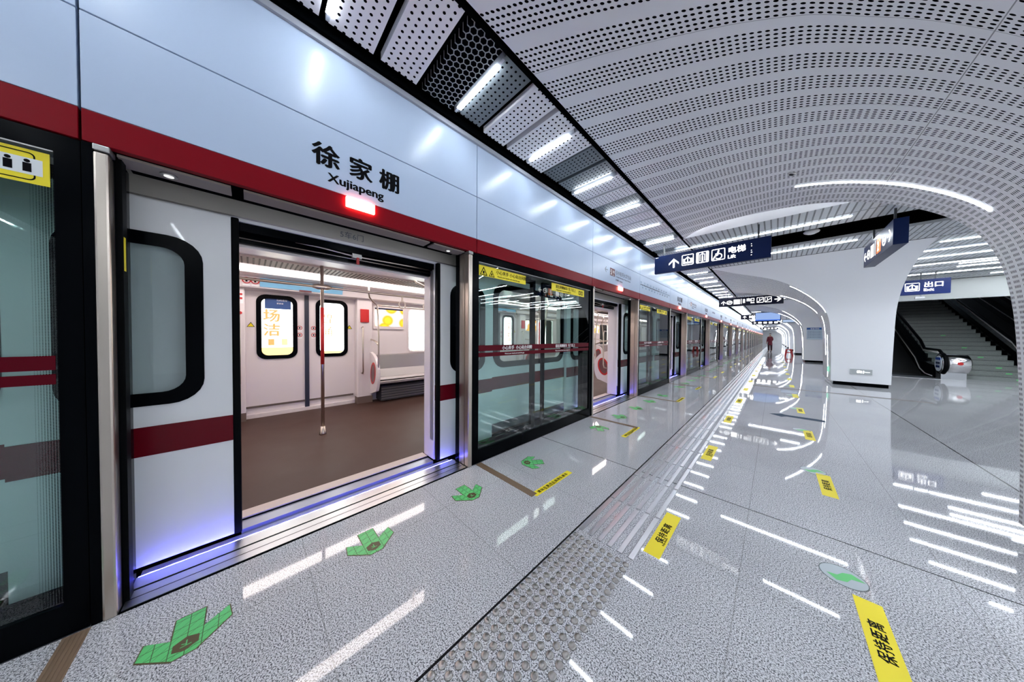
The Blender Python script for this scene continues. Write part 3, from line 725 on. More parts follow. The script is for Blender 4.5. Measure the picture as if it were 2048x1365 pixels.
# side sign along the platform (faces the track)
e = sign_box('hanging_transfer_sign', 'navy double sided sign box hung lengthwise near the column with orange badge', (1.17, 8.30, 2.655), 1.76, .37, .13, (.28, 1.48), 3.28, rot=-pi/2)
b = MB(); arrowmb(b, .12, .17, .17, pi/2); metro_icon(b, .36, .17, .20); b.box(.52, .72, -.0012, 0, .07, .28, SIGNW); b.box(.80, .815, -.0012, 0, .06, .30, SIGNW)
b.box(.90, 1.14, -.0012, 0, .06, .29, mat('orange_badge', (.85, .13, .02), .4, emit=(1, .2, .03), es=.5)); metro_icon(b, 1.32, .18, .20); arrowmb(b, 1.58, .18, .19, -pi/2); link('symbols', b.mesh('s'), e, (0, -.0005, 0))
text('lettering', '2', .22, SIGNW, (.935, -.002, .095), RYN, e, .02)
# exit sign over the concourse
e = sign_box('hanging_exit_board', 'blue hanging board with the word Exit above the escalator', (2.35, 14.0, 2.62), 1.13, .44, .08, (.66, .90), 3.25, mat('blue_sign', (.002, .015, .11), .3, spec=.15))
b = MB(); arrowmb(b, .12, .2, .2, pi/2); link('arrow_symbol', b.mesh('s'), e, (0, -.0005, 0))
b = rring(.25, .24); exit_icon(b, 0, .0, .25); link('exit_symbol', b.mesh('s'), e, (.39, -.0005, .11))
text('lettering', '出口', .165, SIGNW, (.70, -.001, .22), RYN, e, .03); text('lettering', 'Exit', .11, SIGNW, (.70, -.001, .095), RYN, e, .025)
cmr = empty('security_camera', (3.02, 14.04, 2.62), label='small grey surveillance camera under the blue exit board', cat='camera')
link('bracket', MB().tube([(0, 0, 0), (0, 0, -.06)], .012, TRIMG, 8).mesh('b'), cmr); link('body', MB().box(-.10, .06, -.035, .035, -.12, -.06, mat('camera_white', (.6, .6, .6), .4), .008).mesh('b'), cmr)
# far signs
def far_sign(x, y, z, L, h, m, label, white=True):
    e = sign_box('hanging_sign_far'.replace('_far', ''), label, (x, y, z), L, h, .08, (L*.2, L*.8), 3.28, m)
    if white:
        b = MB(); arrowmb(b, h*.6, h*.45, h*.55, 0)
        for q in range(4): b.box(h*1.3+q*L*.19, h*1.3+q*L*.19+L*.12, -.0012, 0, h*.28, h*.72, SIGNW)
        link('symbols', b.mesh('s'), e, (0, -.0005, 0))
    return e
BNV = MATS['sign_black_navy']
far_sign(-1.75, 24.85, 2.62, .60, .34, BNV, 'small black sign with white arrow at left of the far display screens')
far_sign(-1.6, 34.5, 2.60, 1.9, .34, BNV, 'long black sign hung across the platform beyond the display screens')
far_sign(-1.6, 54.5, 2.60, 1.9, .34, BNV, 'distant black sign hung across the platform, farthest of the signs')
e = sign_box('hanging_display_screen', 'lit blue and white display screen hung over the far platform', (-1.0, 24.6, 2.45), 1.25, .60, .10, (.2, 1.05), 3.28, BLK)
link('screen', MB().box(.03, 1.22, -.002, 0, .08, .57, emis('screen_picture', (.35, .52, .95), .33)).box(.03, 1.22, -.003, 0, .03, .10, emis('screen_blue', (.03, .14, .7), .4)).mesh('s'), e)
e = sign_box('hanging_display_screen', 'smaller pale display screen right of the larger blue lit one', (.35, 27.5, 2.42), .95, .26, .10, (.2, .75), 3.62, BLK)
link('screen', MB().box(.03, .92, -.002, 0, .04, .23, emis('screen_pale', (.5, .65, .9), .3)).mesh('s'), e)

# exit light on the column and notice on the next
gx = empty('exit_light_sign', (1.48, 11.745, .33), label='small grey lit emergency exit plate low on the front column', cat='exit sign')
link('plate', MB().box(0, .37, 0, .012, 0, .14, mat('sign_grey', (.50, .53, .53), .35)).mesh('p'), gx)
b = MB(); b.box(.12, .15, -.0012, 0, .04, .10, SIGNW).box(.17, .20, -.0012, 0, .04, .10, SIGNW).box(.155, .165, -.0012, 0, .05, .11, SIGNW).box(.22, .235, -.0012, 0, .03, .10, SIGNW)
b.box(.25, .33, -.0012, 0, .062, .07, SIGNW); link('running_figure_symbol', b.mesh('s'), gx, (0, -.001, 0))
gx = empty('exit_light_sign', (1.128, 12.05, .32), label='narrow green lit exit plate on the track side of the front column', cat='exit sign')
link('plate', MB().box(-.008, 0, 0, .18, 0, .16, emis('green_sign', (.25, .8, .5), .6)).mesh('p'), gx)
no = empty('notice_board', (1.22, 21.62, 1.25), label='pale notice with blue heading on the column behind', cat='notice')
link('board', MB().box(0, .60, 0, .012, 0, .64, mat('notice_pale', (.62, .74, .82), .4)).mesh('b'), no); link('heading', MB().box(0, .60, -.002, 0, .53, .64, mat('notice_blue', (.02, .12, .42), .4)).mesh('b'), no)
text('lettering', '乘客须知', .08, SIGNP, (.13, -.003, .55), RYN, no, .02)
for q in range(5): text('lettering', '请勿越过黄色安全线候车', .046, mat('notice_ink', (.05, .12, .25), .5), (.03, -.001, .43-.085*q), RYN, no, .02)

# ------------------------------------------------------------------ tactile paving
bar = lambda: MB().box(-.0165, .0165, -.24, .24, 0, .006, STEELB, .003).mesh('ridge')
STEELB = mat('tactile_steel', (.58, .58, .60), .30, 1)
XB = [-.903 + .0655*i for i in range(6)]
for t in range(0, 150):
    y = 1.555 + .5*t + .25
    if y > YEND-2: break
    lb = 'strip of six raised steel guide bars in the floor, %s from the camera' % od(t+1)
    e = empty('tactile_guide_tile', (0, y, 0), label=lb, cat='tactile paving', group='ribbed tactile tiles along the platform')
    if t < 40:
        for x in XB: link('ridge', cached('bar', bar), e, (x, 0, 0))
    else:
        def allb():
            b = MB()
            for x in XB: b.box(x-.0165, x+.0165, -.24, .24, 0, .006, STEELB)
            return b.mesh('r')
        link('ridges', cached('allbar', allb), e)
def stud():
    b = MB(); b.tube([(0, 0, 0), (0, 0, .0035), (0, 0, .0058), (0, 0, .0062)], [.0165, .0155, .0125, .003], STUDM, 16); return b.mesh('stud')
def stud_mat():
    m = mat('turned_steel_stud', (.42, .40, .38), .3, 1); nt = m.node_tree; b_ = nt.nodes['Principled BSDF']; b_.inputs['Anisotropic'].default_value = .9
    tg = _n(nt, 'ShaderNodeTangent'); tg.direction_type = 'RADIAL'; tg.axis = 'Z'; nt.links.new(tg.outputs[0], b_.inputs['Tangent']); return m
STUDM = stud_mat()
for t in range(4):
    y1 = 1.535 - .375*t
    e = empty('tactile_stud_tile', (-.93, y1-.375, 0), label=['tile of round steel warning studs touching the guide bars', 'tile of round steel warning studs, second from the guide bars', 'tile of round steel warning studs, third from the guide bars', 'tile of round steel warning studs at the bottom edge of the picture'][t], cat='tactile paving', group='studded tactile tiles')
    for i in range(8):
        for j in range(8): link('stud', cached('stud', stud), e, (.025+i*.0465, .0235+j*.0465, 0))

# ------------------------------------------------------------------ floor stickers
def flat(pts, m, name, z=.0012, label=None, cat='floor sticker', group=None, parent=None):
    o = link(name, MB().poly([(p[0], p[1], .0003) for p in pts], (0, 0, z), m).mesh(name), parent)
    if label: tag(o, label, cat, group)
    return o
def grid_green():
    m = mat('green_arrow_print', (.12, .55, .17), .35); nt = m.node_tree; b_ = nt.nodes['Principled BSDF']
    tc = _n(nt, 'ShaderNodeTexCoord'); sp = _n(nt, 'ShaderNodeSeparateXYZ'); nt.links.new(tc.outputs['Object'], sp.inputs[0]); x, y = sp.outputs[0], sp.outputs[1]
    l = mth(nt, 'MAXIMUM', mth(nt, 'GREATER_THAN', mth(nt, 'ABSOLUTE', cell(nt, x, .045, 0)), .0212), mth(nt, 'GREATER_THAN', mth(nt, 'ABSOLUTE', cell(nt, y, .045, 0.0225)), .0212))
    d = mth(nt, 'LESS_THAN', mth(nt, 'ABSOLUTE', cell(nt, mth(nt, 'ADD', x, y), .045, 0)), .0010)
    mixcol(nt, mth(nt, 'MAXIMUM', l, d), (.12, .58, .18), (.05, .10, .03), b_.inputs['Base Color']); return m
GRNG = grid_green(); OLIVE = mat('brown_print', (.10, .075, .03), .5)
AO = [(-.135, -.048), (-.02, -.048), (-.075, -.125), (.005, -.135), (.095, -.035), (.095, .035), (.005, .135), (-.075, .125), (-.02, .048), (-.135, .048)]
def shr(P, d=.005):
    cx, cy = 0, 0; return [(x - d*(1 if x > 0 else -1)*.8, y - d*(1 if y > 0 else -1)*.8) for x, y in P]
def ar0(): return MB().poly([(x, y, 0) for x, y in AO], (0, 0, .0006), OLIVE).mesh('a')
def ar1(): return MB().poly([(x, y, .0006) for x, y in shr(AO)], (0, 0, .0005), GRNG).mesh('a')
def ar2(): return MB().poly([(.035+.036*cos(R(a)), .042*sin(R(a)), .0011) for a in range(0, 360, 60)], (0, 0, .0004), OLIVE).mesh('a')
na = 0
for k in range(-1, 6):
    for dy, ang, typ in ((-.45, pi+.0, 'board'), (.29, 0, 'exit'), (1.02, 0, 'exit'), (1.76, 0, 'exit'), (2.53, pi, 'board')):
        y = Y0 + PP*k + dy
        if typ == 'board': ang = R(128) if dy < 0 else R(-128)
        if y < -1.2: continue
        na += 1
        lb = 'green grid printed arrow on the floor pointing %s, %s from the left' % ('away from the train' if typ == 'exit' else 'towards the doorway', od(na))
        e = empty('floor_arrow_sticker', (-1.76, y, .0003), ang, lb, 'floor sticker', 'green arrows before the platform doors')
        link('outline', cached('ar0', ar0), e); link('green_print', cached('ar1', ar1), e); link('badge', cached('ar2', ar2), e)
        if k <= 1: text('badge_text', '下' if typ == 'exit' else '上', .034, GRN, (.022, .018, .0018), (0, 0, -pi/2), e, .02)
def ystick(x0, y0, x1, y1, label, name='yellow_floor_sticker', words=None, sz=.045, rz=pi/2, small=None, along=1):
    e = empty(name, ((x0+x1)/2, (y0+y1)/2, .0003), 0, label, 'floor sticker', 'yellow notices on the floor')
    a, b_ = abs(x1-x0)/2, abs(y1-y0)/2
    link('sticker', MB().poly([(-a, -b_, 0), (a, -b_, 0), (a, b_, 0), (-a, b_, 0)], (0, 0, .0009), YEL).mesh('s'), e)
    if words:
        n = len(words)
        for i, ch in enumerate(words):
            t = (i-(n-1)/2)*(2*b_*(.82 if n > 5 else .46)/n)
            text('lettering', ch, sz, TXTB, (sz*.38 if rz else -sz*.5, t - (sz*.5 if rz else sz*.38), .0011), (0, 0, rz), e, .03)
        if small: text('lettering', small, sz*.3, TXTB, (a*.75, -b_*.5, .0011), (0, 0, pi/2), e, .0)
    return e
QW = '请站在黄线后面排队候车'
nq = 0
for k in range(0, 7):
    for y0, y1 in ((Y0+PP*k+2.13, Y0+PP*k+2.66), (Y0+PP*(k+1)-.55, Y0+PP*(k+1)-.02)):
        nq += 1
        ystick(-1.405, y0, -1.345, y1, 'yellow strip with a row of black characters at the queue line, %s from the camera' % od(nq), words=QW if k < 2 else None, sz=.036, small='Please queue behind the yellow line' if k < 1 else None)
nt_ = 0
for t in range(0, 12):
    y0 = 1.685 + 1.74*t
    ystick(-.545, y0, -.455, y0+.50, 'yellow keep distance sticker beside the steel guide bars, %s from the camera' % od(t+1), words='保持距离' if t < 4 else None, sz=.052, small='Keep distance' if t < 2 else None)
    y0 = 1.66 + 1.70*t
    ystick(.30, y0, .39, y0+.50, 'yellow keep distance sticker near the round floor stickers, %s from the camera' % od(t+1), words='保持距离' if t < 4 else None, sz=.052)
    yc = 2.285 + 1.62*t
    e = empty('round_floor_sticker', (.285, yc, .0003), 0, 'round grey floor sticker with green footprint print, %s from the camera' % od(t+1), 'floor sticker', 'round stickers on the platform floor')
    link('disc', cached('disc', lambda: MB().poly([(.085*cos(R(a)), .085*sin(R(a)), 0) for a in range(0, 360, 12)], (0, 0, .0008), mat('sticker_grey', (.42, .47, .50), .35)).mesh('d')), e)
    link('rim', cached('rim', lambda: MB().ring([(.088*cos(R(a)), .088*sin(R(a)), 0) for a in range(0, 360, 12)], [(.084*cos(R(a)), .084*sin(R(a)), 0) for a in range(0, 360, 12)], (0, 0, .001), mat('rim_dark', (.10, .12, .12), .5)).mesh('d')), e)
    link('green_print', cached('gp', lambda: MB().poly([(-.06, -.02, .0008), (-.02, -.035, .0008), (.02, -.02, .0008), (.065, -.045, .0008), (.06, .01, .0008), (.02, .02, .0008), (-.02, .01, .0008), (-.055, .03, .0008)], (0, 0, .0004), GRN).mesh('d')), e, (0, 0, 0), (0, 0, R(45)))
nbm = 0
ARW = [(-.045, 6.345), (.10, 6.48), (.145, 6.425), (.50, 6.445), (.58, 6.42), (.58, 6.30), (.545, 6.29), (.145, 6.30), (.10, 6.22)]
for k in range(-1, 8):
    for y in (Y0+PP*k-.05, Y0+PP*k+2.13):
        nbm += 1
        b = lambda: (lambda q: [q.box(0, .745, -.032+j*.0125, -.032+j*.0125+.009, .001, .0025, BRN2) for j in range(5)] and q.box(0, .745, -.034, .034, 0, .001, BRN2).mesh('b'))(MB())
        BRN2 = mat('brown_strip', (.20, .135, .085), .5)
        tag(link('brown_floor_strip', cached('bst', b), None, (-2.115, y, .0002)), 'brown ribbed strip on the floor at a doorway edge, %s from the left' % od(nbm), 'floor strip', 'brown strips at the doorway edges')
for i, c in enumerate(COLS[1:]):
    tag(link('joint_cover', cached('jc', lambda: MB().box(-.45, 2.3, -.07, .07, 0, .0015, mat('joint_brown', (.15, .13, .12), .5)).mesh('j')), None, (0, c+7.15, .0002)), 'flat metal joint cover across the floor, %s from the camera' % od(i+1), 'floor joint', 'joint covers across the floor')
flat(ARW, mat('slate_blue_print', (.035, .06, .095), .6, spec=.1), 'floor_direction_arrow', label='long slate blue arrow on the floor near the second group of round stickers', group=None)

# ------------------------------------------------------------------ train
TX = -2.48; XF = -5.72       # outer face near the platform, inner face of the far wall
YT0, YT1 = Y0-PP*2-1.0, 40.0
DO = (.44, 1.84)             # train door opening relative to bay start
train = empty('metro_train', (0, 0, 0), label='white metro train with dark red stripe standing behind the platform doors, doors open', cat='train')
def holes_wall(x0, x1, ya, yb, za, zb, holes, m):
    b = MB(); ys = sorted({ya, yb} | {h[0] for h in holes} | {h[1] for h in holes}); zs = sorted({za, zb} | {h[2] for h in holes} | {h[3] for h in holes})
    for a, c in zip(ys, ys[1:]):
        for d, e_ in zip(zs, zs[1:]):
            if any(h[0] <= (a+c)/2 <= h[1] and h[2] <= (d+e_)/2 <= h[3] for h in holes): continue
            b.box(x0, x1, a, c, d, e_, m)
    return b
def corner_fill(b, x0, x1, y0, y1, z0, z1, r, m):
    for cy, cz, sy, sz in ((y0, z0, 1, 1), (y1, z0, -1, 1), (y0, z1, 1, -1), (y1, z1, -1, -1)):
        P = [(x0, cy, cz)]
        for k in range(7):
            a = R(90*k/6); P.append((x0, cy + sy*(r - r*sin(a)), cz + sz*(r - r*cos(a))))
        b.poly(P, (x1-x0, 0, 0), m)
def body_mesh():       # fixed body side, one bay, with the big window between doors
    ya, yb = DO[1]+.0, PP+DO[0]-.0
    w0, w1 = ya+.84, yb-.80
    b = holes_wall(TX-.10, TX, ya, yb, .20, 2.06, [(w0, w1, .95, 1.92)], TRAINW); corner_fill(b, TX-.10, TX, w0, w1, .95, 1.92, .12, TRAINW)
    b.box(TX-.10, TX+.0, DO[0], DO[1], 2.04, 2.06, TRAINW)
    return b.mesh('body_side')
def stripe_mesh():
    ya, yb = DO[1], PP+DO[0]; return MB().box(TX, TX+.002, ya, yb, .63, .79).mesh('s', TRAINR)
def win_frame(y0, y1, z0, z1, x0, x1, t, r, m=BLK): return MB().ring(rr(y0, y1, z0, z1, r, x0), rr(y0+t, y1-t, z0+t, z1-t, max(r-t*.6, .02), x0), (x1-x0, 0, 0), m)
def leaf_mesh():
    w = .70; b = holes_wall(0, .045, 0, w, .025, 2.035, [(.16, .54, .96, 1.80)], TRAINW); corner_fill(b, 0, .045, .16, .54, .96, 1.80, .08, TRAINW); return b.mesh('door_leaf')
shell_end = [YT0, YT1]
for k in range(-2, 8):
    y = Y0 + PP*k
    link('body_side', cached('bs', body_mesh), train, (0, y, 0)); link('red_stripe', cached('st', stripe_mesh), train, (0, y, 0))
    wa, wb = DO[1]+.84, PP+DO[0]-.80
    wf = link('side_window', cached('wf', lambda: win_frame(wa-.05, wb+.05, .90, 1.97, TX-.004, TX+.012, .075, .17).mesh('wf')), train, (0, y, 0))
    link('window_glass', cached('wg', lambda: MB().box(TX-.03, TX-.024, wa, wb, .93, 1.94).mesh('g', GLASSW)), wf)
    # sliding door leaves, slid open along the outside
    for s_, yy in ((0, y+DO[0]-.70-.03), (1, y+DO[1]+.03)):
        lf = link('door_leaf', cached('lf', leaf_mesh), train, (TX+.012, yy, 0))
        link('window_frame', cached('lwf', lambda: win_frame(.115, .585, .905, 1.855, .040, .052, .07, .13).mesh('wf')), lf)
        link('window_glass', cached('lwg', lambda: MB().box(.018, .024, .13, .57, .93, 1.83).mesh('g', GLASSW)), lf)
        link('red_stripe', cached('lst2', lambda: MB().box(.0455, .0475, 0, .70, .63, .79).mesh('s', TRAINR)), lf)
        e_ = .70 if s_ == 0 else -.035
        link('rubber_edge', cached('rub', lambda: MB().box(.0, .05, 0, .035, .02, 2.04, RUB, .006).mesh('r')), lf, (0, e_, 0))
    # gear above the door
    link('door_gear_cover', cached('cov', lambda: MB().box(TX-.02, TX+.03, -1.6+DO[0], DO[1]+1.0, 2.06, 2.20, TRAING).box(TX-.16, TX-.02, DO[0]-.0, DO[1]+.0, 1.985, 2.04, BLK).box(TX-.14, TX-.10, DO[0], DO[1], 1.925, 1.985, BLK).mesh('c')), train, (0, y, 0))
    def gear():
        b = MB(); b.tube([(TX-.06, DO[0], 2.0), (TX-.04, DO[0]+.45, 1.985), (TX-.03, 1.10, 1.965), (TX-.03, 1.15, 1.965), (TX-.04, 1.6, 1.975), (TX-.06, DO[1], 1.98)], .006, STEEL, 6)
        b.tube([(TX-.09, DO[0], 1.955), (TX-.09, DO[1], 1.955)], .004, STEEL, 6); b.box(TX-.05, TX-.02, 1.10, 1.17, 1.95, 1.985, STEELD); b.box(TX-.03, TX-.015, 1.13, 1.15, 1.90, 1.955, REDP)
        return b.mesh('gear')
    link('door_gear', cached('gear', gear), train, (0, y, 0))
    text('car_number', '5车6门', .058, TXTGG, (TX+.031, y+1.0, 2.085), RXP, train, .0) if k == 0 else None
    link('interior_door_header', cached('idh', lambda: MB().box(TX-.30, TX-.14, DO[0]-.02, DO[1]+.02, 1.905, 2.02, PLASTW).mesh('h')), train, (0, y, 0))
    link('train_sill', cached('tsl', lambda: MB().box(TX-.16, TX-.03, DO[0], DO[1], -.06, -.012, mat('sill_blue_grey', (.35, .36, .42), .35, .6)).box(TX-.27, TX-.16, DO[0], DO[1], -.06, .002, mat('sill_cream', (.62, .52, .46), .5)).box(TX-.155, TX-.150, DO[0], DO[1], -.02, -.004, BLKM).mesh('s')), train, (0, y, 0))
    # door reveal posts
    [link('door_reveal', cached('rev', lambda: MB().box(TX-.24, TX-.02, -.025, .025, 0, 2.0, PLASTW, .01).mesh('s')), train, (0, y+q, 0)) for q in (DO[0]-.025, DO[1]+.025)]
    # far wall with closed doors
    def farwall():
        b = holes_wall(XF-.06, XF, .0, PP, .0, 2.06, [(.60, 1.02, .95, 1.90), (1.35, 1.76, .95, 1.90), (2.97, 3.83, .96, 1.88)], PLASTW)
        corner_fill(b, XF-.06, XF, .60, 1.02, .95, 1.90, .08, PLASTW); corner_fill(b, XF-.06, XF, 1.35, 1.76, .95, 1.90, .08, PLASTW); corner_fill(b, XF-.06, XF, 2.97, 3.83, .96, 1.88, .09, PLASTW)
        b.box(XF, XF+.03, DO[0]-.02, DO[1]+.07, 0, .06, PLASTW); b.box(XF, XF+.012, DO[0], DO[1]+.05, .155, .185, mat('door_foot_brown', (.14, .11, .09), .5)); return b.mesh('w')
    fw = link('far_wall', cached('fw', farwall), train, (0, y, 0))
    link('door_seam', cached('ds', lambda: MB().box(XF, XF+.02, 1.155, 1.215, .03, 2.0, mat('seam_dark', (.02, .025, .045), .4)).mesh('s')), fw)
    for a, c in ((.56, 1.06), (1.31, 1.80)):
        f_ = link('door_window', cached(('dw', a), lambda: win_frame(a, c, .91, 1.94, XF-.01, XF+.014, .06, .12).mesh('f')), fw)
        link('window_glass', cached(('dwg', a), lambda: MB().box(XF-.03, XF-.025, a+.03, c-.03, .94, 1.91).mesh('g', GLASSC)), f_)
    f_ = link('side_window', cached('fsw', lambda: win_frame(2.94, 3.86, .93, 1.91, XF-.01, XF+.012, .03, .11, PLASTW).mesh('f')), fw)
    link('window_glass', cached('fswg', lambda: MB().box(XF-.03, XF-.025, 2.96, 3.84, .95, 1.90).mesh('g', GLASSC)), f_)
    if -2 < k < 5:
        # pillar covers beside the far doors
        def pil(a, c):
            return MB().box(XF, XF+.16, a, c, .0, 2.0, PLASTW, .015).box(XF+.001, XF+.165, a-.002, c+.002, 0, .13, mat('kick_brown', (.16, .11, .09), .5)).mesh('p')
        link('door_pillar', cached('pil1', lambda: pil(DO[1]+.08, DO[1]+.34)), train, (0, y, 0)); link('door_pillar', cached('pil0', lambda: pil(DO[0]-.30, DO[0])), train, (0, y, 0))
        link('call_button', cached('cbt', lambda: MB().tube([(XF+.16, 0, 0), (XF+.172, 0, 0)], .022, REDP, 14).mesh('r')), train, (0, y+DO[0]-.05, 1.62)); link('instruction_sticker', cached('ist', lambda: MB().box(XF+.16, XF+.1615, -.045, .035, 0, .17, SIGNP).box(XF+.1615, XF+.162, -.035, .025, .12, .15, REDP).box(XF+.1615, XF+.162, -.035, .025, .06, .09, REDP).mesh('r')), train, (0, y+DO[0]-.05, 1.76))
        link('emergency_box', cached('rb', lambda: MB().box(XF+.16, XF+.185, DO[1]+.13, DO[1]+.28, 1.55, 1.80, REDP, .008).mesh('r')), train, (0, y, 0))
        def hnd(): return MB().tube([(XF+.16, 0, 1.45), (XF+.21, 0, 1.46), (XF+.23, 0, 1.42), (XF+.23, 0, .62), (XF+.21, 0, .58), (XF+.16, 0, .58)], .014, STEEL, 8).mesh('h')
        for yy in (DO[1]+.16, DO[0]-.06): link('door_handrail', cached('hnd', hnd), train, (0, y+yy, 0))
        link('near_handrail', cached('hndn', lambda: MB().tube([(TX-.30, 0, 1.43), (TX-.36, 0, 1.44), (TX-.38, 0, 1.38), (TX-.38, 0, .65), (TX-.36, 0, .58), (TX-.30, 0, .57)], .014, STEEL, 8).mesh('h')), train, (0, y+DO[1]+.09, 0))
        def fan(cy, s=1.):
            b = MB(); b.box(0, .002, cy-.03*s, cy+.03*s, 0, .02*s, SIGNP); b.ring([(0, cy+.035*s*cos(R(a)), .06*s+.035*s*sin(R(a))) for a in range(0, 360, 20)], [(0, cy+.026*s*cos(R(a)), .06*s+.026*s*sin(R(a))) for a in range(0, 360, 20)], (.002, 0, 0), REDP)
            b.box(0, .0015, cy-.008*s, cy+.008*s, .045*s, .075*s, TXTB); return b.mesh('n')
        for yy, zz in ((1.09, 1.36), (1.28, 1.36), (1.09, 1.24), (1.28, 1.24)): link('no_leaning_sticker', cached('nls', lambda: fan(0)), train, (XF+.001, y+yy, zz))
        link('caution_sticker', cached('cst', lambda: MB().ring([(0, -.045, 0), (0, .045, 0), (0, 0, .075)], [(0, -.034, .006), (0, .034, .006), (0, 0, .062)], (.002, 0, 0), TXTB).poly([(0, -.034, .006), (0, .034, .006), (0, 0, .062)], (.0015, 0, 0), YEL).mesh('c')), train, (XF+.001, y+.50, 1.42))
        link('caution_sticker', CACHE['cst'], train, (XF+.001, y+1.83, 1.42))
        # bench on the far side
        def bench(sx):
            b = MB(); L0, L1 = DO[1]+.36, PP+DO[0]-.38; pr_ = [(0, .42), (.42, .43), (.46, .46), (.44, .50), (.10, .46), (.05, .62), (.04, .90), (0, .92)]
            b.poly([(sx(p[0]), L0, p[1]) for p in pr_], (0, L1-L0, 0), mat('bench_steel', (.50, .47, .46), .35, .8))
            b.box(*sorted((sx(.0), sx(.30))), L0+.1, L1-.1, .02, .30, mat('bench_box', (.05, .05, .055), .5)); b.box(*sorted((sx(.40), sx(.47))), L0, L1, .38, .43, PLASTW, .01)
            for j in range(5): b.box(*sorted((sx(.30), sx(.305))), L0+.1, L1-.1, .05+j*.05, .065+j*.05, STEELD)
            return b.mesh('b')
        def endp(sx):
            b = MB(); o = [(.0, .95), (.12, .98), (.40, .90), (.56, .72), (.58, .50), (.52, .30), (.42, .24), (0, .20)]
            b.poly([(sx(p[0]), 0, p[1]) for p in smooth(o)], (0, .05, 0), PLASTW); return b.mesh('e')
        def endr(sx):
            c = (.34, .58); o = [(c[0]+.14*cos(R(a)) + .03*sin(R(a)), c[1]+.21*sin(R(a))) for a in range(0, 360, 15)]; i = [(c[0]+.105*cos(R(a)) + .03*sin(R(a)), c[1]+.17*sin(R(a))) for a in range(0, 360, 15)]
            b = MB(); b.ring([(sx(p[0]), -.006, p[1]) for p in o], [(sx(p[0]), -.006, p[1]) for p in i], (0, .062, 0), REDP); b.poly([(sx(p[0]), -.003, p[1]) for p in i], (0, .056, 0), mat('bench_end_glass', (.20, .10, .10), .2)); return b.mesh('e')
        for tagk, sx in (('far', lambda v: XF+v), ('near', lambda v: TX-.14-v)):
            bn = link('bench', cached(('bn', tagk), lambda: bench(sx)), train, (0, y, 0))
            for yy in (DO[1]+.30, PP+DO[0]-.37):
                ep = link('end_panel', cached(('ep', tagk), lambda: endp(sx)), bn, (0, yy, 0)); link('red_ring', cached(('er', tagk), lambda: endr(sx)), ep)
                sg = 1 if yy < 3 else -1
                link('curved_pole', cached(('cp', tagk, sg), lambda: MB().tube([(sx(.52), 0, .34), (sx(.545), 0, .6), (sx(.57), 0, 1.0), (sx(.57), 0, 1.3), (sx(.54), -.0, 1.62), (sx(.50), 0, 1.86), (sx(.54), -.09*sg, 1.92), (sx(.62), -.17*sg, 1.98), (sx(.66), -.19*sg, 2.06), (sx(.66), -.19*sg, 2.19)], .015, STEEL, 8).mesh('p')), bn, (0, yy+.025, 0))
            link('bench_handrail', cached(('bh', tagk), lambda: MB().tube([(sx(.50), DO[1]+.33, 1.86), (sx(.50), PP+DO[0]-.35, 1.86)], .014, STEEL, 8).mesh('h')), bn)
            link('arm_loop', cached(('al', tagk), lambda: MB().tube([(sx(.57), DO[1]+.325, 1.12), (sx(.40), DO[1]+.325, 1.19), (sx(.16), DO[1]+.325, 1.22), (sx(.02), DO[1]+.325, 1.22)], .017, STEEL, 8).mesh('h')), bn)
        # centre pole and overhead bars
        pl = link('centre_pole', cached('cpl', lambda: MB().tube([(-4.18, 0, .0), (-4.18, 0, 2.2)], .019, STEEL, 12).mesh('p')), train, (0, y+1.16, 0))
        link('red_wrap', cached('cpr', lambda: MB().tube([(-4.18, 0, .92), (-4.18, 0, 1.66)], .0205, REDP, 12).mesh('p')), pl)
        link('base_flange', cached('cpf', lambda: MB().tube([(-4.18, 0, .0), (-4.18, 0, .015), (-4.18, 0, .10), (-4.18, 0, .102)], [.042, .038, .026, .02], STEEL, 14).mesh('p')), pl)
        link('coupling', cached('cpc', lambda: MB().tube([(-4.18, -.10, 1.925), (-4.18, -.05, 1.925), (-4.18, .05, 1.925), (-4.18, .10, 1.925)], [.02, .034, .034, .02], STEEL, 10).mesh('p')), pl)
        link('overhead_bar', cached('ohb', lambda: MB().tube([(-4.18, 0, 1.925), (-4.18, PP, 1.925)], .016, STEEL, 8).mesh('p')), train, (0, y, 0))
        for yy in (2.6, 3.9): link('bar_hanger', cached('bhg', lambda: MB().tube([(-4.18, 0, 1.93), (-4.18, 0, 2.20)], .012, STEEL, 8).mesh('p')), train, (0, y+yy, 0))
        def hang():
            b = MB(); b.tube([(0, .05*sin(R(a)), -.14+.055*cos(R(a))) for a in range(0, 360, 24)], .011, mat('strap_ivory', (.72, .64, .56), .4), 6, closed=True); b.box(-.01, .01, -.012, .012, -.09, .0, mat('strap_ivory')); return b.mesh('h')
        for yy in (.33, 2.2, 2.6, 3.0, 3.4, 3.8): link('strap_handle', cached('hang', hang), train, (-4.18, y+yy, 1.925))
        # route map over the far doors, light covers
        link('route_map_panel', cached('rmp', lambda: MB().poly([(XF+.312, DO[0]+.16, 2.142), (XF+.312, DO[0]+1.22, 2.142), (XF+.263, DO[0]+1.22, 2.02), (XF+.263, DO[0]+.16, 2.02)], (.006, 0, 0), mat('route_map_blue', (.24, .55, .78), .4)).box(XF+.268, XF+.275, DO[0]+.62, DO[0]+.78, 2.005, 2.03, mat('badge_maroon')).mesh('r')), train, (0, y, 0))
        for q, t_ in enumerate(('5号线运营线路图', '安全文明乘车')): text('route_map_text', t_, .03, TXTB, (XF+.316, y+DO[0]+.28+q*.5, 2.10), RXP, train)
        for yy in (.06, .15): link('no_smoking_sticker', cached('nss', lambda: fan(0, 1.35)), train, (XF+.266, y+DO[0]+yy-.04, 2.015), (0, R(21.8), 0))
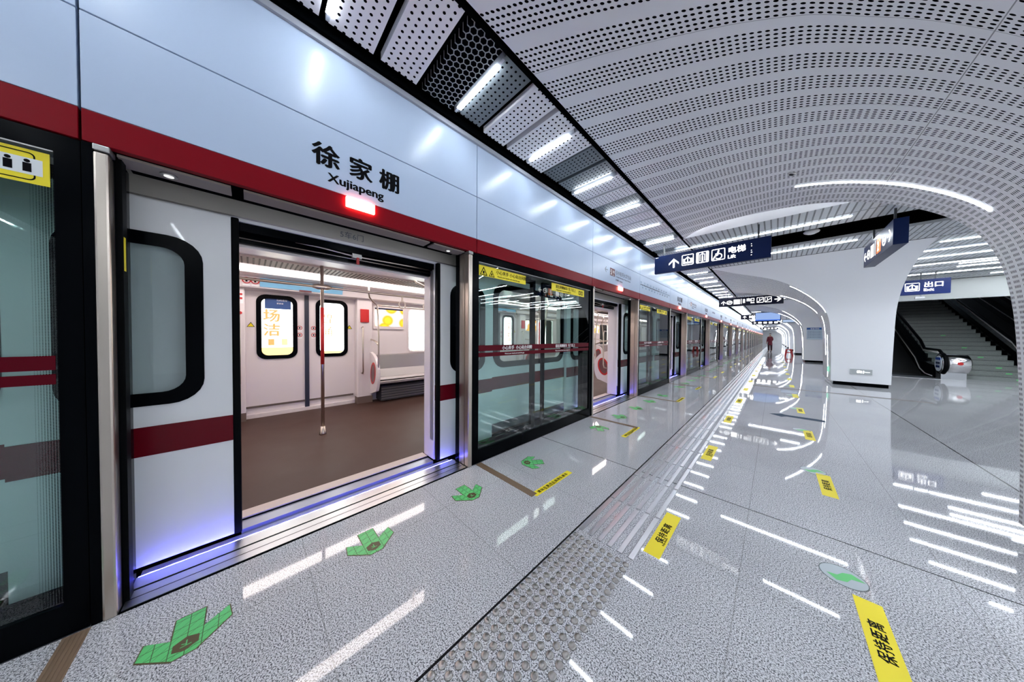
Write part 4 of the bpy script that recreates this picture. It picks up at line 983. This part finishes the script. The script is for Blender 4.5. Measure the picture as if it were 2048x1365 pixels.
        # advert screen
        ad = link('advert_screen', cached('ads', lambda: MB().box(XF, XF+.035, 2.24, 2.86, 1.43, 1.90, PLASTW, .008).box(XF+.035, XF+.037, 2.27, 2.83, 1.49, 1.86, SCR).box(XF+.037, XF+.038, 2.27, 2.83, 1.82, 1.86, mat('screen_bar', (.02, .03, .08), .3)).mesh('a')) if False else cached('ads0', lambda: MB().box(XF, XF+.035, 2.24, 2.86, 1.43, 1.90, PLASTW, .008).mesh('a')), train, (0, y, 0))
        if 'scr' not in MATS:
            m = mat('scr', (0, 0, 0), .3, emit=(1, .7, .1), es=1.0); nt = m.node_tree; b_ = nt.nodes['Principled BSDF']; tc = _n(nt, 'ShaderNodeTexCoord'); no_ = _n(nt, 'ShaderNodeTexVoronoi'); no_.inputs['Scale'].default_value = 3.6
            rp = _n(nt, 'ShaderNodeValToRGB'); el = rp.color_ramp.elements; el[0].position = .12; el[0].color = (1, .62, .02, 1); el[1].position = .62; el[1].color = (.9, .85, .80, 1); x_ = el.new(.42); x_.color = (.75, .25, .01, 1)
            nt.links.new(tc.outputs['Object'], no_.inputs['Vector']); nt.links.new(no_.outputs['Distance'], rp.inputs[0]); nt.links.new(rp.outputs[0], b_.inputs['Emission Color'])
        link('picture', cached('adp', lambda: MB().box(XF+.036, XF+.038, 2.27, 2.83, 1.49, 1.83, MATS['scr']).box(XF+.036, XF+.038, 2.27, 2.83, 1.83, 1.86, NAVY).mesh('a')), ad)
link('step_recess', MB().tube([(TX-.001, -.635, .50), (TX+.004, -.635, .50)], .028, mat('recess_dark', (.03, .04, .04), .4), 20).mesh('r'), train)
# long interior surfaces
L = dict(train_floor=MB().box(XF, TX-.27, YT0, YT1, -.06, 0.0, BROWN), train_ceiling=MB().box(XF-.05, TX-.1, YT0, YT1, 2.20, 2.24, PLASTW))
for n_, b in L.items(): link(n_, b.mesh(n_), train)
b = MB(); b.poly([(XF, YT0, 1.98), (XF+.25, YT0, 2.0), (XF+.31, YT0, 2.15), (XF+.56, YT0, 2.17), (XF+.56, YT0, 2.20), (XF-.05, YT0, 2.20)], (0, YT1-YT0, 0), PLASTW); link('light_cove', b.mesh('c'), train)
b = MB(); b.poly([(TX-.30, YT0, 2.02), (TX-.14, YT0, 2.02), (TX-.1, YT0, 2.20), (TX-.7, YT0, 2.20), (TX-.7, YT0, 2.17), (TX-.42, YT0, 2.15)], (0, YT1-YT0, 0), PLASTW); link('light_cove', b.mesh('c'), train)
for x in (XF+.66, TX-.82):
    b = MB()
    for k in range(-2, 8): b.box(x-.04, x+.15, Y0+PP*k+.02, Y0+PP*(k+1)-.02, 2.178, 2.198, TLED)
    link('ceiling_light', b.mesh('l'), train)
b = MB()
def grille(): 
    b = MB(); b.box(-4.62, -4.22, .2, PP-.2, 2.18, 2.20, mat('grille_beige', (.45, .38, .34), .5))
    for j in range(80): b.box(-4.60, -4.24, .22+j*.05, .235+j*.05, 2.175, 2.18, mat('grille_dark', (.12, .09, .08), .6))
    return b.mesh('g')
for k in range(-1, 4): link('air_grille', cached('gr', grille), train, (0, Y0+PP*k, 0))
link('lower_body', MB().box(XF-.06, TX-.04, YT0, YT1, -.75, -.065, BLKM).mesh('l'), train)
link('roof', MB().box(XF-.12, TX+.0, YT0, YT1, 2.42, 2.62, mat('roof_grey', (.12, .12, .12), .6)).box(TX-.06, TX-.0, YT0, YT1, 2.205, 2.42, BLKM).mesh('l'), train)
link('upper_cover', MB().box(TX-.135, TX-.062, YT0, YT1, 2.05, 2.36, BLKM).mesh('l'), train)
link('end_wall', MB().box(XF, TX-.1, YT1, YT1+.05, 0, 2.36, PLASTW).mesh('l'), train); link('end_wall', MB().box(XF, TX-.1, YT0-.05, YT0, 0, 2.36, PLASTW).mesh('l'), train)
b = MB(); b.box(TX-.02, TX, YT0, YT1, -.05, .16, mat('skirt_dark', (.05, .055, .055), .5)); 
# trackside advertising light boxes beyond the train
ADW = emis('lightbox_white', (1.0, .97, .92), 2.6)
for i, (y, s1, s2) in enumerate(((-1.1, '场\n洁', '治理\n环境'), (1.9, '智\n涌', '创新'), (6.0, '观\n望', '城市'), (10.5, '望\n江', '城市'))):
    e = empty('advert_light_box', (-6.75, y+(.15 if i == 0 else .05), .3), label='white lit advertising box on the tunnel wall, %s beyond the train windows' % od(i+1), cat='light box', group='advertising light boxes in the tunnel')
    link('casing', cached('abc', lambda: MB().box(-.655, 0, 0, 2.7, 0, 2.2, BLK).mesh('c')), e); link('lit_face', cached('abf', lambda: MB().box(0, .01, .03, 2.67, .03, 2.17, ADW).mesh('c')), e)
    og = emis('orange_print', (.95, .30, .08), .9); yg = emis('yellow_print', (1., .62, .2), 1.2); tg_ = emis('teal_print', (.25, .55, .5), .6)
    if i == 0:
        text('lettering', '场', .25, og, (.011, 1.12, 1.27), RXP, e, .04); text('lettering', '洁', .25, og, (.011, 1.12, 1.0), RXP, e, .04); text('lettering', '街\n道', .075, tg_, (.011, 1.46, 1.30), RXP, e); text('lettering', '智', .22, og, (.011, 2.0, 1.27), RXP, e, 0.); text('lettering', '涌', .22, og, (.011, 2.0, 1.0), RXP, e, 0.); text('lettering', '街\n道', .07, tg_, (.011, 2.33, 1.28), RXP, e)
        bb = MB(); bb.box(.011, .013, .85, 1.75, .5, .76, yg).box(.011, .013, 1.9, 2.5, .5, .66, yg)
        for j in range(5): bb.box(.011, .013, 1.0+j*.19, 1.09+j*.19, .80, .92, og if j % 2 else yg)
        link('picture', bb.mesh('p'), e)
    else:
        text('lettering', s1[0], .34, og, (.011, .42, 1.22), RXP, e, .0); text('lettering', s1[2], .34, og, (.011, .42, .86), RXP, e, .0); text('lettering', s2, .10, tg_, (.011, .85, 1.38), RXP, e)
        bb = MB(); bb.box(.011, .013, .1, 1.9, .5, .62, yg); link('picture', bb.mesh('p'), e)

# poster in the far door window
ps = link('window_poster', MB().box(XF-.02, XF-.016, .66, .98, 1.72, 1.90, mat('poster_blue', (.03, .09, .28), .5)).mesh('p'), train, (0, Y0, 0))
text('poster_text', '扫码乘车', .034, SIGNP, (XF-.0155, Y0+.80, 1.85), RXP, train); text('poster_text', '更便捷', .028, SIGNP, (XF-.0155, Y0+.80, 1.80), RXP, train)

# ------------------------------------------------------------------ concourse end: soffit, stairs, escalators
YS = 16.1; SL = math.tan(R(24.5))
tag(link('trim_3', MB().box(2.2, 9.2, YS, YS+.15, 2.62, 3.25).mesh('s', mat('soffit_panel', (.52, .54, .52), .4))), kind='structure')
tag(link('wall_stair_left', MB().box(2.35, 2.5, YS, 34, -.0, 3.6).mesh('s', WHITE)), kind='structure')
DG = mat('stairwell_gloom', (.02, .024, .022), .35)  # stairwell gloom put into the near-black colour of its walls and ceiling
tag(link('wall_stair_right', MB().box(8.6, 8.75, YS+.15, 34, 0, 9).mesh('s', DG)), kind='structure')
tag(link('wall_stair_side', MB().box(2.5, 2.56, YS+.15, 34, 0, 9).mesh('s', DG)), kind='structure')
tag(link('wall_stair_end', MB().box(2.5, 8.7, 33.9, 34.1, 0, 9).mesh('s', DG)), kind='structure')
tag(link('ceiling_stair', MB().poly([(2.5, YS+.1, 3.25), (2.5, YS+.1, 3.45), (2.5, 34, 3.45+17.8*SL), (2.5, 34, 3.25+17.8*SL)], (6.2, 0, 0), DG).mesh('s')), kind='structure')
st = empty('granite_staircase', (4.06, 16.62, 0), label='broad grey granite staircase rising between the two escalators', cat='stairs')
nst = 26; rise = .155; run = rise/SL
for i in range(nst): link('step', cached('stp', lambda: MB().box(0, 1.46, 0, run+.02, 0, rise, GRANT).box(0, 1.46, -.0015, 0, rise-.028, rise-.018, BLKM).box(0, 1.46, .035, .045, rise, rise+.001, BLKM).mesh('s')), st, (0, i*run, i*rise))  # black lines on riser and tread stand in for missing step shading
link('solid_base', MB().poly([(0, run, 0), (0, nst*run, 0), (0, nst*run, (nst-1)*rise)], (1.46, 0, 0), GRANT).mesh('s'), st)
na2 = 0
for i in (0, 1, 2, 4, 6, 9):
    na2 += 1; tag(link('stair_sticker', cached('sts', lambda: MB().box(-.05, .05, -.001, 0, .0, .035, GRN).mesh('s')), None, (5.3-.06*i, 16.62+i*run-.003, i*rise+.05)), 'green arrow sticker on a stair riser, %s up the staircase' % od(na2), 'stair sticker', 'green stickers on the stair risers')
def escalator(x0, x1, label, drum):
    e = empty('escalator', (x0, 16.0, 0), label=label, cat='escalator', group='escalators beside the staircase'); w = x1-x0
    Lr = 15.
    def P(s, z):         # along the slope: s metres past the lower bend at y=1.6
        return (1.6+s, z + s*SL)
    def side(xa, xb):
        b = MB(); pr_ = [(0.55, 0), (0.55, .42), (1.3, .50), (1.7, .50)] + [P(s, .62) for s in (.3, Lr)] + [P(Lr, -.1), (1.6, 0)]
        b.poly([(xa, p[0], p[1]) for p in pr_], (xb-xa, 0, 0), BLK); return b
    for nm, xa, xb in (('skirt', 0, .16), ('skirt', w-.16, w)): link(nm, side(xa, xb).mesh('s'), e)
    for xm in (.08, w-.08):
        gp = [(.5, .5), (1.3, .5), (1.7, .52), P(.4, .64), P(Lr, .62), P(Lr, .98), P(.5, 1.0), (1.7, .93), (1.3, .92), (.6, .9)]
        link('glass_balustrade', MB().poly([(xm-.006, p[0], p[1]) for p in gp], (.012, 0, 0), GLASSC).mesh('g'), e)
        hr = [(.45, .30), (.22, .38), (.10, .58), (.20, .82), (.45, .94), (1.2, .96), (1.7, .97), P(.5, 1.04), P(Lr, 1.02)]
        link('handrail', MB().tube([(xm, p[0], p[1]) for p in hr], .038, RUB, 10).mesh('h'), e)
        link('rail_trim', MB().tube([(xm, p[0], p[1]-.075) for p in [(.5, .94), (1.2, .96), (1.7, .97), P(.5, 1.04), P(Lr, 1.02)]], .034, mat('bright_steel', (.80, .80, .79), .5), 8).mesh('h'), e)
        link('skirt_trim', MB().tube([(xm-.085, p[0], p[1]) for p in [(.6, .05), (1.2, .08), (1.7, .22), P(.6, .33), P(Lr, .30)]], .016, MATS['bright_steel'], 8).mesh('h'), e)
    link('steps', MB().poly([(.16, .6, 0), (.16, 1.5, .02), (.16, 1.6+Lr, .02+Lr*SL), (.16, 1.6+Lr, -.2)], (w-.32, 0, 0), mat('step_metal', (.10, .10, .10), .4, .8)).mesh('s'), e)
    link('comb_plate', MB().box(.16, w-.16, -.2, .62, 0, .01, ALU).mesh('s'), e)
    for xa in ((w-.14, w+.34),) if drum else ():
        d = link('newel_drum', MB().tube([(xa[0], .22, .50), (xa[0]+.005, .22, .50), (xa[1], .22, .50), (xa[1]+.04, .22, .50)], [.26, .31, .31, .24], mat('polished_steel', (.78, .77, .76), .12, 1), 28).mesh('d'), e)
        link('drum_base', MB().box(xa[0]+.02, xa[1]-.02, .10, .50, 0, .25, ALU).mesh('d'), d)
        link('handrail_loop', MB().tube([(xa[0]+.06, .22+.325*cos(R(a)), .50+.325*sin(R(a))) for a in range(70, 300, 12)], .045, RUB, 8).mesh('d'), d)
        link('stop_button', MB().tube([(xa[0]+.30, -.095, .53), (xa[0]+.30, -.115, .53)], .05, REDP, 14).mesh('d'), d)
        inst = link('instruction_plate', MB().tube([(xa[0]-.012, .22, .50), (xa[0]-.003, .22, .50)], .255, mat('plate_white', (.70, .76, .82), .4), 28).box(xa[0]-.014, xa[0]-.011, .03, .41, .62, .70, mat('plate_blue', (.02, .08, .45), .4)).mesh('d'), d)
        for q in range(6): link('pictogram', cached('epg', lambda: MB().box(-.003, 0, -.035, .035, 0, .06, TXTB).ring(rr(-.04, .04, -.005, .065, .005, -.002), rr(-.036, .036, -.001, .061, .004, -.002), (-.002, 0, 0), MATS['plate_blue']).mesh('d')), inst, (xa[0]-.013, .12+.10*(q % 3), .49-.12*(q//3)))
    return e
escalator(2.75, 4.0, 'escalator with black sides, glass balustrade and steel drum left of the stairs', True)
escalator(5.57, 6.85, 'escalator with black side and bright handrail right of the stairs', False)

# ------------------------------------------------------------------ stool and person far down the platform
sx_, sy_ = .74, 28.2
stl = empty('plastic_stool', (sx_, sy_, 0), label='red plastic stool standing on the far platform near the columns', cat='stool')
link('seat', MB().box(-.17, .17, -.17, .17, .46, .50, REDP, .012).box(-.10, .10, -.10, .10, .50, .52, REDP, .008).mesh('s'), stl)
for a, c in ((-1, -1), (-1, 1), (1, -1), (1, 1)): link('leg', MB().poly([(a*.07, c*.13, .46), (a*.17, c*.13, .46), (a*.17, c*.17, .46), (a*.07, c*.17, .46)], (a*.06, c*.06, -.46), REDP).mesh('l'), stl)
link('cross_band', MB().box(-.19, .19, -.195, -.175, .22, .28, REDP).box(-.19, .19, .175, .195, .22, .28, REDP).box(-.195, -.175, -.19, .19, .22, .28, REDP).box(.175, .195, -.19, .19, .22, .28, REDP).mesh('l'), stl)

def skin(name, verts, edges, rad, m, parent, sub=2):
    me = bpy.data.meshes.new(name); me.from_pydata(verts, edges, []); o = link(name, me, parent)
    o.modifiers.new('s', 'SKIN'); me_sk = me.skin_vertices[0].data
    for i, r in enumerate(rad): me_sk[i].radius = (r if isinstance(r, tuple) else (r, r))
    me_sk[0].use_root = True
    sb = o.modifiers.new('u', 'SUBSURF'); sb.levels = sub; sb.render_levels = sub
    dg = bpy.context.evaluated_depsgraph_get(); nm = bpy.data.meshes.new_from_object(o.evaluated_get(dg)); o.modifiers.clear(); o.data = nm
    nm.materials.clear(); nm.materials.append(m)
    for p in nm.polygons: p.use_smooth = True
    return o
SKIN = mat('skin', (.48, .30, .22), .5); COAT = mat('maroon_coat', (.13, .006, .018), .7); DARKC = mat('black_trousers', (.03, .008, .012), .7)
pe = empty('person', (-.33, 35.2, 0), R(205), 'person in a long maroon coat and dark cap standing far down the platform', 'person')
body_v = [(0, 0, .95), (0, 0, 1.12), (0, 0, 1.30), (0, 0, 1.42), (0, -.005, 1.50), (0, -.01, 1.58), (.09, 0, .90), (.10, .01, .50), (.10, .02, .09), (.10, -.13, .04), (-.09, 0, .90), (-.10, 0, .50), (-.10, .02, .09), (-.10, -.13, .04),
          (.15, 0, 1.40), (.20, -.01, 1.12), (.19, -.10, .92), (.185, -.14, .85), (-.15, 0, 1.40), (-.21, -.02, 1.14), (-.18, -.20, 1.02), (-.165, -.27, .99), (0, -.012, 1.66)]
body_e = [(0, 1), (1, 2), (2, 3), (3, 4), (4, 5), (0, 6), (6, 7), (7, 8), (8, 9), (0, 10), (10, 11), (11, 12), (12, 13), (3, 14), (14, 15), (15, 16), (16, 17), (3, 18), (18, 19), (19, 20), (20, 21), (5, 22)]
body_r = [(.16, .11), (.14, .10), (.17, .11), (.13, .09), .055, (.075, .09), .085, .06, .042, .04, .085, .06, .042, .04, .06, .045, .035, .035, .06, .045, .035, .035, (.07, .085)]
skin('body', body_v, body_e, body_r, SKIN, pe)
skin('coat', [(0, 0, .95), (0, .01, .60), (0, 0, 1.12), (0, 0, 1.30), (0, 0, 1.46), (.155, 0, 1.40), (.20, -.01, 1.12), (.19, -.09, .94), (-.155, 0, 1.40), (-.21, -.02, 1.14), (-.18, -.18, 1.03)], [(0, 1), (0, 2), (2, 3), (3, 4), (3, 5), (5, 6), (6, 7), (3, 8), (8, 9), (9, 10)], [(.17, .14), (.20, .17), (.155, .125), (.165, .13), (.08, .08), .07, .058, .05, .07, .058, .05], COAT, pe)
skin('trousers', [(0, 0, .90), (.09, 0, .80), (.10, .01, .48), (.10, .02, .10), (-.09, 0, .80), (-.10, 0, .48), (-.10, .02, .10)], [(0, 1), (1, 2), (2, 3), (0, 4), (4, 5), (5, 6)], [.12, .10, .08, .065, .10, .08, .065], DARKC, pe)
for s_ in (-1, 1): skin('shoe', [(s_*.10, .03, .05), (s_*.10, -.15, .045)], [(0, 1)], [(.055, .05), (.045, .042)], BLK, pe)
skin('cap', [(0, .02, 1.69), (0, .01, 1.76)], [(0, 1)], [(.115, .125), (.105, .115)], DARKC, pe)
for s_, hx in ((1, (.185, -.14, .85)), (-1, (-.165, -.27, .99))):
    for f_ in range(5):
        o_ = (f_-2)*.017; ln = (.05, .075, .085, .078, .06)[f_]
        skin('finger', [(hx[0]+o_, hx[1]-.01, hx[2]-.01), (hx[0]+o_*1.1, hx[1]-.02, hx[2]-.01-ln*.55), (hx[0]+o_*1.1, hx[1]-.035, hx[2]-.01-ln)], [(0, 1), (1, 2)], [.010, .009, .008], SKIN, pe, 1)
b = MB(); b.tube([(-.032, -.095, 1.665), (-.032, -.105, 1.665)], .010, BLK, 8).tube([(.032, -.095, 1.665), (.032, -.105, 1.665)], .010, BLK, 8); link('eyes', b.mesh('e'), pe)
link('nose', MB().tube([(0, -.09, 1.65), (0, -.115, 1.62), (0, -.095, 1.61)], [.008, .014, .008], SKIN, 8).mesh('n'), pe); link('mouth', MB().box(-.022, .022, -.103, -.095, 1.578, 1.585, mat('lips', (.35, .12, .10), .5)).mesh('m'), pe)
